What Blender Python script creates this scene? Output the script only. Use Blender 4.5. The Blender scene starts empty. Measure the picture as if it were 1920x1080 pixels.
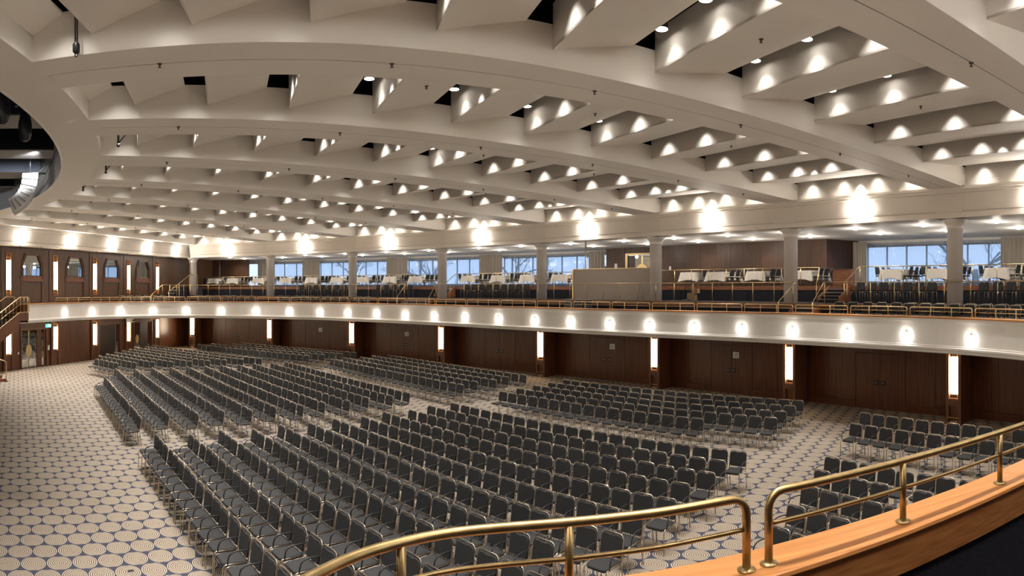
import bpy, math, random
from mathutils import Vector, Matrix

random.seed(7)
PI = math.pi
rad = math.radians
SC = bpy.context.scene
COL = SC.collection

# ------------------------------------------------------------------ camera, world, exposure
# The photograph is a stitched 98 degree cylindrical panorama taken at eye height from the side balcony.
EYE = 4.9
PXR = 0.00089                      # radians per picture pixel
cam = bpy.data.cameras.new('camera')
cam.type = 'PANO'
cam.panorama_type = 'CENTRAL_CYLINDRICAL'
cam.central_cylindrical_range_u_min = -960 * PXR
cam.central_cylindrical_range_u_max = 960 * PXR
cam.central_cylindrical_range_v_min = -540 * PXR
cam.central_cylindrical_range_v_max = 540 * PXR
cam.central_cylindrical_radius = 1.0
cam.clip_start = 0.05
cam.clip_end = 400
camo = bpy.data.objects.new('camera', cam)
COL.objects.link(camo)
camo.location = (0, 0, EYE)
camo.rotation_euler = (PI / 2, 0, 0)
SC.camera = camo

SC.view_settings.view_transform = 'Standard'
SC.view_settings.look = 'None'
SC.view_settings.gamma = 1.0
SC.view_settings.use_curve_mapping = False
SC.view_settings.exposure = 1.5

SPOT_W = 31.0          # one recessed ceiling downlight
SCONCE_E = 7.0         # balcony front sconces
CORNICE_E = 11.0        # cornice lamps
PILLAR_E = 15.0         # pillar lamps
SC.cycles.max_bounces = 7

world = bpy.data.worlds.new('overcast_sky')
SC.world = world
world.use_nodes = True
wn = world.node_tree.nodes
wl = world.node_tree.links
bg = wn['Background']
bg.inputs['Color'].default_value = (0.58, 0.74, 1.0, 1)
bg.inputs['Strength'].default_value = 0.50

# ------------------------------------------------------------------ plan of the hall: a quarter circle about the stage corner
CX, CY = -25.505, -0.657
COLS = [22.55 + 9.573 * i for i in range(-2, 8)]     # bearings of the beams and columns
R_COL = 43.4
Z_SOF = 8.40           # underside of ring and beams


def P(rho, deg):
    a = rad(deg)
    return (CX + rho * math.cos(a), CY + rho * math.sin(a))


def P3(rho, deg, z):
    x, y = P(rho, deg)
    return (x, y, z)


def frange(a, b, n):
    return [a + (b - a) * i / (n - 1) for i in range(n)]


# ------------------------------------------------------------------ materials
def mat(name, color=(0.8, 0.8, 0.8), rough=0.5, metal=0.0, emit=None, estr=0.0, spec=0.5):
    m = bpy.data.materials.new(name)
    m.use_nodes = True
    b = m.node_tree.nodes['Principled BSDF']
    b.inputs['Base Color'].default_value = (*color, 1)
    b.inputs['Roughness'].default_value = rough
    b.inputs['Metallic'].default_value = metal
    b.inputs['Specular IOR Level'].default_value = spec
    if emit:
        b.inputs['Emission Color'].default_value = (*emit, 1)
        b.inputs['Emission Strength'].default_value = estr
    return m


class NT:
    def __init__(s, m):
        s.t = m.node_tree
        s.b = s.t.nodes['Principled BSDF']

    def n(s, typ, **kw):
        x = s.t.nodes.new(typ)
        for k_, v in kw.items():
            setattr(x, k_, v)
        return x

    def l(s, a, b):
        s.t.links.new(a, b)

    def math(s, op, a, b=None, c=None):
        x = s.n('ShaderNodeMath', operation=op)
        for i, v in enumerate((a, b, c)):
            if v is None:
                continue
            if isinstance(v, (int, float)):
                x.inputs[i].default_value = v
            else:
                s.l(v, x.inputs[i])
        return x.outputs[0]

    def mix(s, f, a, b):
        x = s.n('ShaderNodeMix', data_type='RGBA')
        if isinstance(f, (int, float)):
            x.inputs[0].default_value = f
        else:
            s.l(f, x.inputs[0])
        for i, v in ((6, a), (7, b)):
            if isinstance(v, tuple):
                x.inputs[i].default_value = (*v, 1)
            else:
                s.l(v, x.inputs[i])
        return x.outputs[2]


def noise_mat(name, c1, c2, scale=(1, 1, 1), nscale=5.0, rough=0.5, metal=0.0, detail=4.0, bump=0.0, spec=0.5, lo=0.35, hi=0.65):
    m = mat(name, c1, rough, metal, spec=spec)
    t = NT(m)
    geo = t.n('ShaderNodeNewGeometry')
    mp = t.n('ShaderNodeMapping')
    mp.inputs['Scale'].default_value = scale
    t.l(geo.outputs['Position'], mp.inputs['Vector'])
    nz = t.n('ShaderNodeTexNoise')
    nz.inputs['Scale'].default_value = nscale
    nz.inputs['Detail'].default_value = detail
    t.l(mp.outputs[0], nz.inputs['Vector'])
    mr = t.n('ShaderNodeMapRange')
    mr.inputs['From Min'].default_value = lo
    mr.inputs['From Max'].default_value = hi
    t.l(nz.outputs['Fac'], mr.inputs['Value'])
    t.l(t.mix(mr.outputs[0], c1, c2), t.b.inputs['Base Color'])
    if bump:
        bp = t.n('ShaderNodeBump')
        bp.inputs['Strength'].default_value = bump
        bp.inputs['Distance'].default_value = 0.01
        t.l(nz.outputs['Fac'], bp.inputs['Height'])
        t.l(bp.outputs[0], t.b.inputs['Normal'])
    return m


M = {}
M['ceiling'] = noise_mat('ceiling_paint', (0.82, 0.775, 0.71), (0.845, 0.80, 0.735), nscale=0.7, rough=0.62)
M['cornice'] = noise_mat('cornice_paint', (0.75, 0.69, 0.61), (0.78, 0.72, 0.64), nscale=0.8, rough=0.5)
M['fascia'] = noise_mat('satin_fascia_paint', (0.77, 0.735, 0.68), (0.79, 0.755, 0.70), nscale=0.8, rough=0.32)
M['white'] = mat('white_paint', (0.78, 0.75, 0.70), 0.5)
M['column'] = noise_mat('column_paint', (0.82, 0.77, 0.71), (0.84, 0.79, 0.73), nscale=2, rough=0.5)
M['grey_ceiling'] = mat('gallery_ceiling_paint', (0.82, 0.81, 0.79), 0.6)
M['void'] = mat('black_slot', (0.004, 0.004, 0.005), 0.9, spec=0.1)
M['navy_void'] = mat('navy_stage_loft', (0.010, 0.012, 0.020), 0.7, spec=0.2)
M['bridge'] = mat('grey_lighting_bridge', (0.16, 0.14, 0.13), 0.6)
M['bridge_blue'] = mat('slate_bridge_panel', (0.12, 0.14, 0.18), 0.6)
M['wood'] = noise_mat('mahogany_panel', (0.068, 0.0225, 0.009), (0.165, 0.060, 0.025), scale=(7, 7, 0.22), nscale=3.0, rough=0.33, detail=6, bump=0.02, lo=0.3, hi=0.72)
M['wood_left'] = noise_mat('walnut_panel', (0.080, 0.039, 0.017), (0.145, 0.074, 0.034), scale=(7, 7, 0.25), nscale=3.0, rough=0.38, detail=6, lo=0.3, hi=0.72)
M['wood_gallery'] = noise_mat('dark_walnut_panel', (0.040, 0.018, 0.010), (0.085, 0.040, 0.022), scale=(7, 7, 0.22), nscale=3.0, rough=0.45, detail=6, lo=0.3, hi=0.72)
M['wood_trim'] = noise_mat('mahogany_trim', (0.10, 0.040, 0.018), (0.17, 0.07, 0.03), scale=(6, 6, 0.4), nscale=3.0, rough=0.35)
M['niche'] = noise_mat('lamp_glow_niche_wood', (0.34, 0.15, 0.06), (0.42, 0.20, 0.085), scale=(6, 6, 0.4), nscale=3.0, rough=0.4)  # orange lamp glow on the niche wood is put into its colour
M['cap_wood'] = noise_mat('cherry_parapet_cap', (0.32, 0.118, 0.032), (0.48, 0.215, 0.068), scale=(0.5, 16, 16), nscale=3, rough=0.45, spec=0.3, detail=6, lo=0.3, hi=0.7)
M['band_wood'] = noise_mat('reddish_platform_band', (0.17, 0.062, 0.027), (0.25, 0.10, 0.045), scale=(1.2, 1.2, 9), nscale=2.5, rough=0.4)
M['navy'] = noise_mat('navy_fabric_panel', (0.016, 0.017, 0.024), (0.028, 0.029, 0.038), nscale=90, rough=0.95, spec=0.15)
M['gallery_carpet'] = mat('dark_gallery_carpet', (0.045, 0.042, 0.048), 0.95, spec=0.1)
M['brass'] = noise_mat('satin_brass', (0.37, 0.265, 0.12), (0.47, 0.345, 0.17), nscale=14, rough=0.38, metal=1.0)
M['brass_thin'] = mat('polished_brass', (0.66, 0.51, 0.28), 0.32, 1.0)
M['chrome'] = mat('champagne_chrome', (0.55, 0.47, 0.37), 0.28, 1.0)
M['fabric'] = noise_mat('charcoal_upholstery', (0.034, 0.034, 0.035), (0.040, 0.040, 0.041), nscale=60, rough=0.85, spec=0.25)
M['black'] = mat('black_plastic', (0.012, 0.012, 0.013), 0.45)
M['cloth'] = noise_mat('white_linen', (0.74, 0.70, 0.64), (0.80, 0.76, 0.70), nscale=6, rough=0.8)
M['panel_grey'] = mat('taupe_partition', (0.46, 0.405, 0.355), 0.6)
M['mirror'] = mat('tinted_mirror', (0.62, 0.66, 0.68), 0.02, 1.0)
M['gold'] = mat('gold_plate', (0.62, 0.47, 0.24), 0.35, 0.8)
M['darkdoor'] = noise_mat('dark_door_leaf', (0.022, 0.010, 0.007), (0.035, 0.016, 0.010), scale=(7, 7, 0.3), nscale=3, rough=0.4)
M['steel'] = mat('grey_steel', (0.35, 0.34, 0.33), 0.4, 0.8)
M['speaker'] = mat('white_speaker_cabinet', (0.80, 0.79, 0.77), 0.5)
M['grille'] = mat('beige_speaker_grille', (0.42, 0.37, 0.31), 0.6)
M['mullion'] = mat('grey_window_frame', (0.16, 0.20, 0.25), 0.5)
M['curtain'] = noise_mat('taupe_curtain', (0.40, 0.36, 0.30), (0.50, 0.45, 0.38), scale=(6, 6, 0.1), nscale=4, rough=0.85)
M['cardboard'] = mat('brown_cardboard', (0.30, 0.20, 0.115), 0.8)
M['paper'] = mat('white_paper', (0.80, 0.80, 0.78), 0.7)
M['ink'] = mat('grey_print', (0.25, 0.25, 0.26), 0.7)
M['green_sign'] = mat('green_exit_sign', (0.02, 0.25, 0.13), 0.4, emit=(0.05, 0.62, 0.36), estr=1.1)
M['sign_white'] = mat('lit_exit_arrow', (0.9, 0.95, 0.92), 0.4, emit=(0.75, 1.0, 0.9), estr=1.3)
M['red_sign'] = mat('red_sign', (0.55, 0.22, 0.18), 0.5)
M['bark'] = mat('bare_tree_bark', (0.10, 0.10, 0.11), 0.9)
M['facade'] = mat('pale_facade', (0.55, 0.55, 0.56), 0.8)
M['ground'] = mat('wet_lawn', (0.10, 0.12, 0.08), 0.9)
M['pipe'] = mat('hanging_hook_steel', (0.05, 0.045, 0.04), 0.5, 0.6)
M['trap'] = mat('sprinkler_metal', (0.10, 0.085, 0.07), 0.5, 0.5)
M['red'] = mat('red_alarm', (0.5, 0.06, 0.04), 0.4)


def lamp_mat(name, col, e):
    return mat(name, (0.9, 0.88, 0.85), 0.4, emit=col, estr=e)


M['sconce_glass'] = lamp_mat('lit_sconce_glass', (1.0, 0.96, 0.90), SCONCE_E)
M['cornice_glass'] = lamp_mat('lit_cornice_glass', (1.0, 0.95, 0.88), CORNICE_E)
M['pillar_glass'] = lamp_mat('lit_pillar_glass', (1.0, 0.82, 0.58), PILLAR_E)
M['lamp_disc'] = lamp_mat('lit_downlight_lens', (1.0, 0.95, 0.88), 3.0)
M['gallery_disc'] = lamp_mat('lit_gallery_lens', (1.0, 0.92, 0.82), 6.0)


def glass_mat():
    m = bpy.data.materials.new('window_glass')
    m.use_nodes = True
    t = m.node_tree
    t.nodes.remove(t.nodes['Principled BSDF'])
    out = t.nodes['Material Output']
    tr = t.nodes.new('ShaderNodeBsdfTransparent')
    tr.inputs[0].default_value = (0.86, 0.92, 0.97, 1)
    gl = t.nodes.new('ShaderNodeBsdfGlossy')
    gl.inputs['Roughness'].default_value = 0.02
    fr = t.nodes.new('ShaderNodeFresnel')
    fr.inputs[0].default_value = 1.35
    mx = t.nodes.new('ShaderNodeMixShader')
    t.links.new(fr.outputs[0], mx.inputs[0])
    t.links.new(tr.outputs[0], mx.inputs[1])
    t.links.new(gl.outputs[0], mx.inputs[2])
    t.links.new(mx.outputs[0], out.inputs[0])
    return m


def sheer_mat():
    m = bpy.data.materials.new('sheer_voile')
    m.use_nodes = True
    t = m.node_tree
    t.nodes.remove(t.nodes['Principled BSDF'])
    out = t.nodes['Material Output']
    tr = t.nodes.new('ShaderNodeBsdfTransparent')
    tr.inputs[0].default_value = (0.93, 0.95, 1.0, 1)
    df = t.nodes.new('ShaderNodeBsdfTranslucent')
    df.inputs[0].default_value = (0.80, 0.84, 0.90, 1)
    mx = t.nodes.new('ShaderNodeMixShader')
    mx.inputs[0].default_value = 0.42
    t.links.new(tr.outputs[0], mx.inputs[1])
    t.links.new(df.outputs[0], mx.inputs[2])
    t.links.new(mx.outputs[0], out.inputs[0])
    return m


M['glass'] = glass_mat()
M['sheer'] = sheer_mat()


def carpet_mat():
    m = mat('oval_ring_carpet', rough=0.95, spec=0.1)
    t = NT(m)
    geo = t.n('ShaderNodeNewGeometry')

    def dot(vx, vy):
        x = t.n('ShaderNodeVectorMath', operation='DOT_PRODUCT')
        t.l(geo.outputs['Position'], x.inputs[0])
        x.inputs[1].default_value = (vx, vy, 0)
        return x.outputs['Value']
    A, B = 0.4609, 0.4988
    ax, ay = 0.6780, 0.7350                     # unit vector along the rows of ovals
    bx, by = 0.7350, -0.6780
    ox, oy = -9.4126, 8.4489                    # one oval centre
    s = t.math('DIVIDE', t.math('SUBTRACT', dot(ax, ay), ax * ox + ay * oy), A)
    q = t.math('DIVIDE', t.math('SUBTRACT', dot(bx, by), bx * ox + by * oy), B)
    row = t.math('ROUND', q)
    fq = t.math('SUBTRACT', q, row)
    half = t.math('MULTIPLY', t.math('PINGPONG', row, 1.0), 0.5)
    s2 = t.math('SUBTRACT', s, half)
    fs = t.math('SUBTRACT', s2, t.math('ROUND', s2))
    d = t.math('SQRT', t.math('ADD', t.math('POWER', t.math('DIVIDE', fs, 0.480), 2.0), t.math('POWER', t.math('DIVIDE', fq, 0.530), 2.0)))
    inside = t.math('LESS_THAN', d, 1.0)
    wob = t.n('ShaderNodeTexNoise')
    wob.inputs['Scale'].default_value = 18.0
    t.l(geo.outputs['Position'], wob.inputs['Vector'])
    dd = t.math('ADD', d, t.math('MULTIPLY', t.math('SUBTRACT', wob.outputs['Fac'], 0.5), 0.05))
    ring = t.math('SINE', t.math('MULTIPLY', dd, 2 * PI * 6.0))
    ringm = t.n('ShaderNodeMapRange')
    ringm.inputs['From Min'].default_value = -0.15
    ringm.inputs['From Max'].default_value = 0.5
    t.l(ring, ringm.inputs['Value'])
    # fine dark stripes between the ovals
    wv = t.n('ShaderNodeTexWave', wave_type='RINGS', rings_direction='Z')
    wv.inputs['Scale'].default_value = 9.0
    wv.inputs['Distortion'].default_value = 5.0
    wv.inputs['Detail'].default_value = 1.0
    t.l(geo.outputs['Position'], wv.inputs['Vector'])
    fine = t.n('ShaderNodeTexNoise')
    fine.inputs['Scale'].default_value = 1.3
    t.l(geo.outputs['Position'], fine.inputs['Vector'])
    blue = t.mix(t.math('GREATER_THAN', wv.outputs['Fac'], 0.62), (0.080, 0.086, 0.124), (0.026, 0.027, 0.038))
    tan1 = t.mix(fine.outputs['Fac'], (0.40, 0.335, 0.26), (0.475, 0.405, 0.325))
    tan = t.mix(ringm.outputs[0], tan1, (0.105, 0.080, 0.064))
    t.l(t.mix(inside, blue, tan), t.b.inputs['Base Color'])
    return m


M['carpet'] = carpet_mat()


# ------------------------------------------------------------------ mesh helper
class MB:
    def __init__(s):
        s.v = []
        s.f = []
        s.mi = []
        s.sm = []
        s.cur = 0

    def m(s, i):
        s.cur = i
        return s

    def face(s, idx, smooth=False):
        s.f.append(tuple(idx))
        s.mi.append(s.cur)
        s.sm.append(smooth)

    def verts(s, pts):
        n = len(s.v)
        s.v.extend(tuple(p) for p in pts)
        return n

    def quad(s, a, b, c, d):
        n = s.verts((a, b, c, d))
        s.face((n, n + 1, n + 2, n + 3))

    def hexa(s, lo, hi):
        """lo, hi: four points each, same winding"""
        n = s.verts(list(lo) + list(hi))
        k_ = len(lo)
        s.face([n + i for i in range(k_ - 1, -1, -1)])
        s.face([n + k_ + i for i in range(k_)])
        for i in range(k_):
            j = (i + 1) % k_
            s.face((n + i, n + j, n + k_ + j, n + k_ + i))

    def box(s, c, size, rz=0.0, mtx=None):
        hx, hy, hz = size[0] / 2, size[1] / 2, size[2] / 2
        ca, sa = math.cos(rz), math.sin(rz)
        pts = []
        for z in (-hz, hz):
            for x, y in ((-hx, -hy), (hx, -hy), (hx, hy), (-hx, hy)):
                pts.append((c[0] + x * ca - y * sa, c[1] + x * sa + y * ca, c[2] + z))
        if mtx:
            pts = [tuple(mtx @ Vector(p)) for p in pts]
        s.hexa(pts[:4], pts[4:])

    def prism(s, poly, z0, z1):
        s.hexa([(x, y, z0) for x, y in poly], [(x, y, z1) for x, y in poly])

    def tube(s, path, r, n=8, closed=False, caps=True):
        path = [Vector(p) for p in path]
        N = len(path)
        prev = None
        base = len(s.v)
        up = Vector((0, 0, 1))
        for i, p in enumerate(path):
            a = path[i - 1] if (i > 0 or closed) else path[0]
            b = path[(i + 1) % N] if (i < N - 1 or closed) else path[-1]
            d = (b - a).normalized()
            if prev is None:
                ref = up if abs(d.z) < 0.9 else Vector((1, 0, 0))
                u = d.cross(ref).normalized()
            else:
                u = (prev - d * prev.dot(d))
                if u.length < 1e-5:
                    u = d.cross(up)
                u.normalize()
            prev = u
            w = d.cross(u)
            for k_ in range(n):
                t = 2 * PI * k_ / n
                s.v.append(tuple(p + (u * math.cos(t) + w * math.sin(t)) * r))
        for i in range(N if closed else N - 1):
            j = (i + 1) % N
            for k_ in range(n):
                l_ = (k_ + 1) % n
                s.face((base + i * n + k_, base + i * n + l_, base + j * n + l_, base + j * n + k_), True)
        if caps and not closed:
            s.face([base + k_ for k_ in range(n - 1, -1, -1)])
            s.face([base + (N - 1) * n + k_ for k_ in range(n)])

    def lathe(s, prof, c=(0, 0, 0), n=16, smooth=True):
        base = len(s.v)
        for r, z in prof:
            for k_ in range(n):
                t = 2 * PI * k_ / n
                s.v.append((c[0] + r * math.cos(t), c[1] + r * math.sin(t), c[2] + z))
        m_ = len(prof)
        for i in range(m_ - 1):
            for k_ in range(n):
                l_ = (k_ + 1) % n
                s.face((base + i * n + k_, base + i * n + l_, base + (i + 1) * n + l_, base + (i + 1) * n + k_), smooth)
        s.face([base + k_ for k_ in range(n - 1, -1, -1)])
        s.face([base + (m_ - 1) * n + k_ for k_ in range(n)])

    def sweep(s, prof, frames, smooth=False, caps=True, closed=True):
        """prof: (out, z) points; frames: list of (x, y, nx, ny) with unit outward normal"""
        m_ = len(prof)
        base = len(s.v)
        for x, y, nx, ny in frames:
            for o, z in prof:
                s.v.append((x + nx * o, y + ny * o, z))
        for i in range(len(frames) - 1):
            for k_ in range(m_ if closed else m_ - 1):
                l_ = (k_ + 1) % m_
                s.face((base + i * m_ + k_, base + (i + 1) * m_ + k_, base + (i + 1) * m_ + l_, base + i * m_ + l_), smooth)
        if caps and closed:
            s.face([base + k_ for k_ in range(m_)])
            s.face([base + (len(frames) - 1) * m_ + k_ for k_ in range(m_ - 1, -1, -1)])

    def mesh(s, name, mats, off=(0, 0, 0)):
        me = bpy.data.meshes.new(name)
        o = off
        me.from_pydata([(x - o[0], y - o[1], z - o[2]) for x, y, z in s.v], [], s.f)
        for m_ in (mats if isinstance(mats, (list, tuple)) else [mats]):
            me.materials.append(M[m_] if isinstance(m_, str) else m_)
        me.polygons.foreach_set('material_index', s.mi)
        me.polygons.foreach_set('use_smooth', s.sm)
        me.update()
        return me

    def obj(s, name, mats, parent=None, origin=None):
        """vertices are given in world space when origin is None and parent has no rotation; local when origin == 'local'"""
        if origin == 'local':
            off = (0, 0, 0)
            loc = (0, 0, 0)
        elif parent is not None:
            off = parent['_o'] if '_o' in parent else (0, 0, 0)
            loc = (0, 0, 0)
        else:
            off = origin or (0, 0, 0)
            loc = off
        ob = bpy.data.objects.new(name, s.mesh(name, mats, off))
        ob.location = loc
        if parent is not None:
            ob.parent = parent
            if origin != 'local':
                ob['_o'] = tuple(off)
        else:
            ob['_o'] = tuple(off)
        COL.objects.link(ob)
        return ob


def tag(o, label=None, cat=None, group=None, kind=None):
    if label:
        o['label'] = label
    if cat:
        o['category'] = cat
    if group:
        o['group'] = group
    if kind:
        o['kind'] = kind
    return o


def thing(name, label, cat, loc=(0, 0, 0), rz=0.0, group=None):
    o = bpy.data.objects.new(name, None)
    o.empty_display_size = 0.2
    o.location = loc
    o.rotation_euler = (0, 0, rz)
    o['_o'] = tuple(loc)
    COL.objects.link(o)
    return tag(o, label, cat, group)


def structure(name, loc=(0, 0, 0), label=None):
    o = thing(name, label, None, loc)
    o['kind'] = 'structure'
    return o


def put(name, me, parent=None, loc=(0, 0, 0), rz=0.0):
    o = bpy.data.objects.new(name, me)
    o.location = loc
    o.rotation_euler = (0, 0, rz)
    if parent is not None:
        o.parent = parent
    COL.objects.link(o)
    return o


def copy_tree(src, parent=None):
    c = src.copy()
    COL.objects.link(c)
    c.parent = parent
    for ch in KIDS.get(src.name, []):
        copy_tree(ch, c)
    return c


KIDS = {}
ORD = ['first', 'second', 'third', 'fourth', 'fifth', 'sixth', 'seventh', 'eighth', 'ninth', 'tenth', 'eleventh', 'twelfth',
       'thirteenth', 'fourteenth', 'fifteenth', 'sixteenth', 'seventeenth', 'eighteenth', 'nineteenth', 'twentieth',
       'twenty-first', 'twenty-second', 'twenty-third', 'twenty-fourth', 'twenty-fifth', 'twenty-sixth', 'twenty-seventh']


def arc_frames(rho, a0, a1, n):
    return [(*P(rho, a), math.cos(rad(a)), math.sin(rad(a))) for a in frange(a0, a1, n)]

# ================================================================== THE SETTING
XW = -26.4                      # face of the left-hand wall
R_WALL = 44.35                  # lower rear wall
R_WIN = 51.6                    # window wall of the gallery
Z_T1, Z_T2, Z_T3 = 3.48, 4.28, 5.00

b = MB()
b.quad((-27.2, -3, 0), (32, -3, 0), (32, 60, 0), (-27.2, 60, 0))
tag(b.obj('floor', 'carpet'), 'patterned carpet of tan ringed ovals on blue', kind='structure')

# ---- lower rear wall, bay by bay, with flush double doors
wall_back = structure('wall_back')
door_no = [0]
baseboard = structure('baseboard_back')
bay_sign = {74.91: 1, 65.39: 1, 46.04: 1, 36.58: 1}
for i in range(1, 9):
    a0, a1 = COLS[i], COLS[i + 1]
    am = (a0 + a1) / 2
    rz = rad(am + 90)
    half = R_WALL * math.tan(rad((a1 - a0) / 2)) * 0.998
    mx_, my_ = P(R_WALL, am)

    def W(x, y):
        return (mx_ + x * math.cos(rz) - y * math.sin(rz), my_ + x * math.sin(rz) + y * math.cos(rz))

    def bx(m_, x0, x1, y0, y1, z0, z1):
        c = W((x0 + x1) / 2, (y0 + y1) / 2)
        m_.box((c[0], c[1], (z0 + z1) / 2), (x1 - x0, y1 - y0, z1 - z0), rz)
    m_ = MB()
    bx(m_, -half, half, -0.16, -0.04, 0, 2.9)
    m_.obj('backing', 'void', wall_back)
    edges = [-half, -half + 1.16, -1.10 - 0.03]
    for s_ in (-1, 1):
        xs = [half, (half + 1.13) / 2, 1.13] if s_ > 0 else [-1.13, -(half + 1.13) / 2, -half]
        for x0, x1 in zip(xs[1:], xs[:-1]):
            lo, hi = min(x0, x1) + 0.006, max(x0, x1) - 0.006
            m_ = MB()
            bx(m_, lo, hi, -0.04, 0.0 if s_ * (lo + hi) > 2.2 * half else 0.004, 0.30, 2.9)
            m_.obj('wood_panel', 'wood', wall_back)
            m_ = MB()
            bx(m_, lo - 0.006, hi + 0.006, -0.04, 0.022, 0.0, 0.29)
            m_.obj('board', 'wood', baseboard)
    m_ = MB()
    bx(m_, -1.12, 1.12, -0.04, 0.002, 2.27, 2.9)
    m_.obj('wood_panel', 'wood', wall_back)
    door_no[0] += 1
    dr = structure('door_%d' % door_no[0], (*W(0, 0), 0))
    for s_ in (-1, 1):
        m_ = MB()
        lo, hi = (0.006, 1.115) if s_ > 0 else (-1.115, -0.006)
        bx(m_, lo, hi, -0.04, 0.002, 0.01, 2.255)
        lf = m_.obj('door_leaf', 'wood', dr)
        m_ = MB()
        bx(m_, s_ * 0.15 - 0.09, s_ * 0.15 + 0.09, 0.002, 0.012, 0.98, 1.18)
        hp = m_.obj('handle_plate', 'black', lf)
        m_ = MB()
        bx(m_, s_ * 0.15 - 0.04, s_ * 0.15 + 0.04, 0.012, 0.05, 1.07, 1.10)
        m_.obj('handle', 'chrome', lf)
    for sa in bay_sign:
        if a0 < sa < a1:
            sx = -R_WALL * math.tan(rad(am - sa))
            sx = max(-0.75, min(0.75, sx))
            m_ = MB()
            bx(m_, sx - 0.16, sx + 0.16, 0.003, 0.009, 1.66, 1.94)
            m_.m(1)
            for q in range(5):
                bx(m_, sx - 0.11, sx + 0.11 - 0.03 * (q % 2), 0.009, 0.011, 1.72 + q * 0.035, 1.735 + q * 0.035)
            c = W(sx, 0)
            nm = {74.91: 'below the sixth', 65.39: 'below the fifth', 46.04: 'below the third', 36.58: 'below the second'}[sa]
            o = m_.obj('paper_notice', ['paper', 'ink'], None, (c[0], c[1], 1.8))
            tag(o, 'white paper notice on the flush double door %s gallery bay from the right' % nm.replace('below ', 'under '), 'notice', 'notices on the rear doors')

# ---- left-hand wall
wall_left = structure('wall_left')
LAMP_Y = [23.61, 27.62, 31.54, 35.4, 39.2]
m_ = MB()
m_.box((XW - 0.2, 4.8, 4.6), (0.2, 41.2, 9.2))
for y0, y1 in ((25.4, 27.0), (34.4, 36.1), (38.7, 54)):
    m_.box((XW - 0.2, (y0 + y1) / 2, 1.4), (0.2, y1 - y0, 2.8))
for y0, y1 in ((25.4, 54),):
    m_.box((XW - 0.2, (y0 + y1) / 2, 5.2), (0.2, y1 - y0, 4.8))
m_.box((XW - 0.2, 29.6, 1.4), (0.2, 5.2, 2.8))
m_.obj('backing', 'wood_left', wall_left)


def lw(m_, y0, y1, z0, z1, x0=-0.1, x1=0.0):
    m_.box((XW + (x0 + x1) / 2, (y0 + y1) / 2, (z0 + z1) / 2), (x1 - x0, y1 - y0, z1 - z0))


def lwp(y0, y1, z0, z1, x1=0.0, mt='wood_left', name='wood_panel', par=None):
    m_ = MB()
    lw(m_, y0 + 0.008, y1 - 0.008, z0, z1, -0.1, x1)
    return m_.obj(name, mt, par or wall_left)


# upper level: lamp pilasters with panels between, octagonal mirror-glazed doors in the middle of each bay
for i, y in enumerate(LAMP_Y):
    for s_ in (-1, 1):
        lwp(y + s_ * 0.39 - 0.16, y + s_ * 0.39 + 0.16, Z_T1, 7.3, 0.03)
    lwp(y - 0.23, y + 0.23, Z_T1, 4.42, 0.03)
    lwp(y - 0.23, y + 0.23, 6.98, 7.3, 0.03)
    if i < 4:
        yn = LAMP_Y[i + 1]
        mid = (y + yn) / 2
        lwp(y + 0.55, mid - 0.98, Z_T1, 7.3)
        lwp(mid + 0.98, yn - 0.55, Z_T1, 7.3)
        lwp(mid - 0.98, mid + 0.98, 7.02, 7.3)
    else:
        for q in range(5):
            lwp(y + 0.55 + q * 1.0, y + 0.55 + (q + 1) * 1.0, Z_T1, 7.3)
lwp(20.0, 21.6, Z_T1, 7.3, 0.0, 'white')
lwp(21.6, 23.06, Z_T1, 7.3)

OCT = [(-0.78, 5.66), (0.78, 5.66), (0.78, 6.30), (0.50, 6.88), (-0.50, 6.88), (-0.78, 6.30)]


def octo(sc, dz=0.0):
    cy_, cz_ = 0.0, 6.27
    return [(cy_ + (p[0]) * sc, cz_ + (p[1] - cz_) * sc + dz) for p in OCT]


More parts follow.
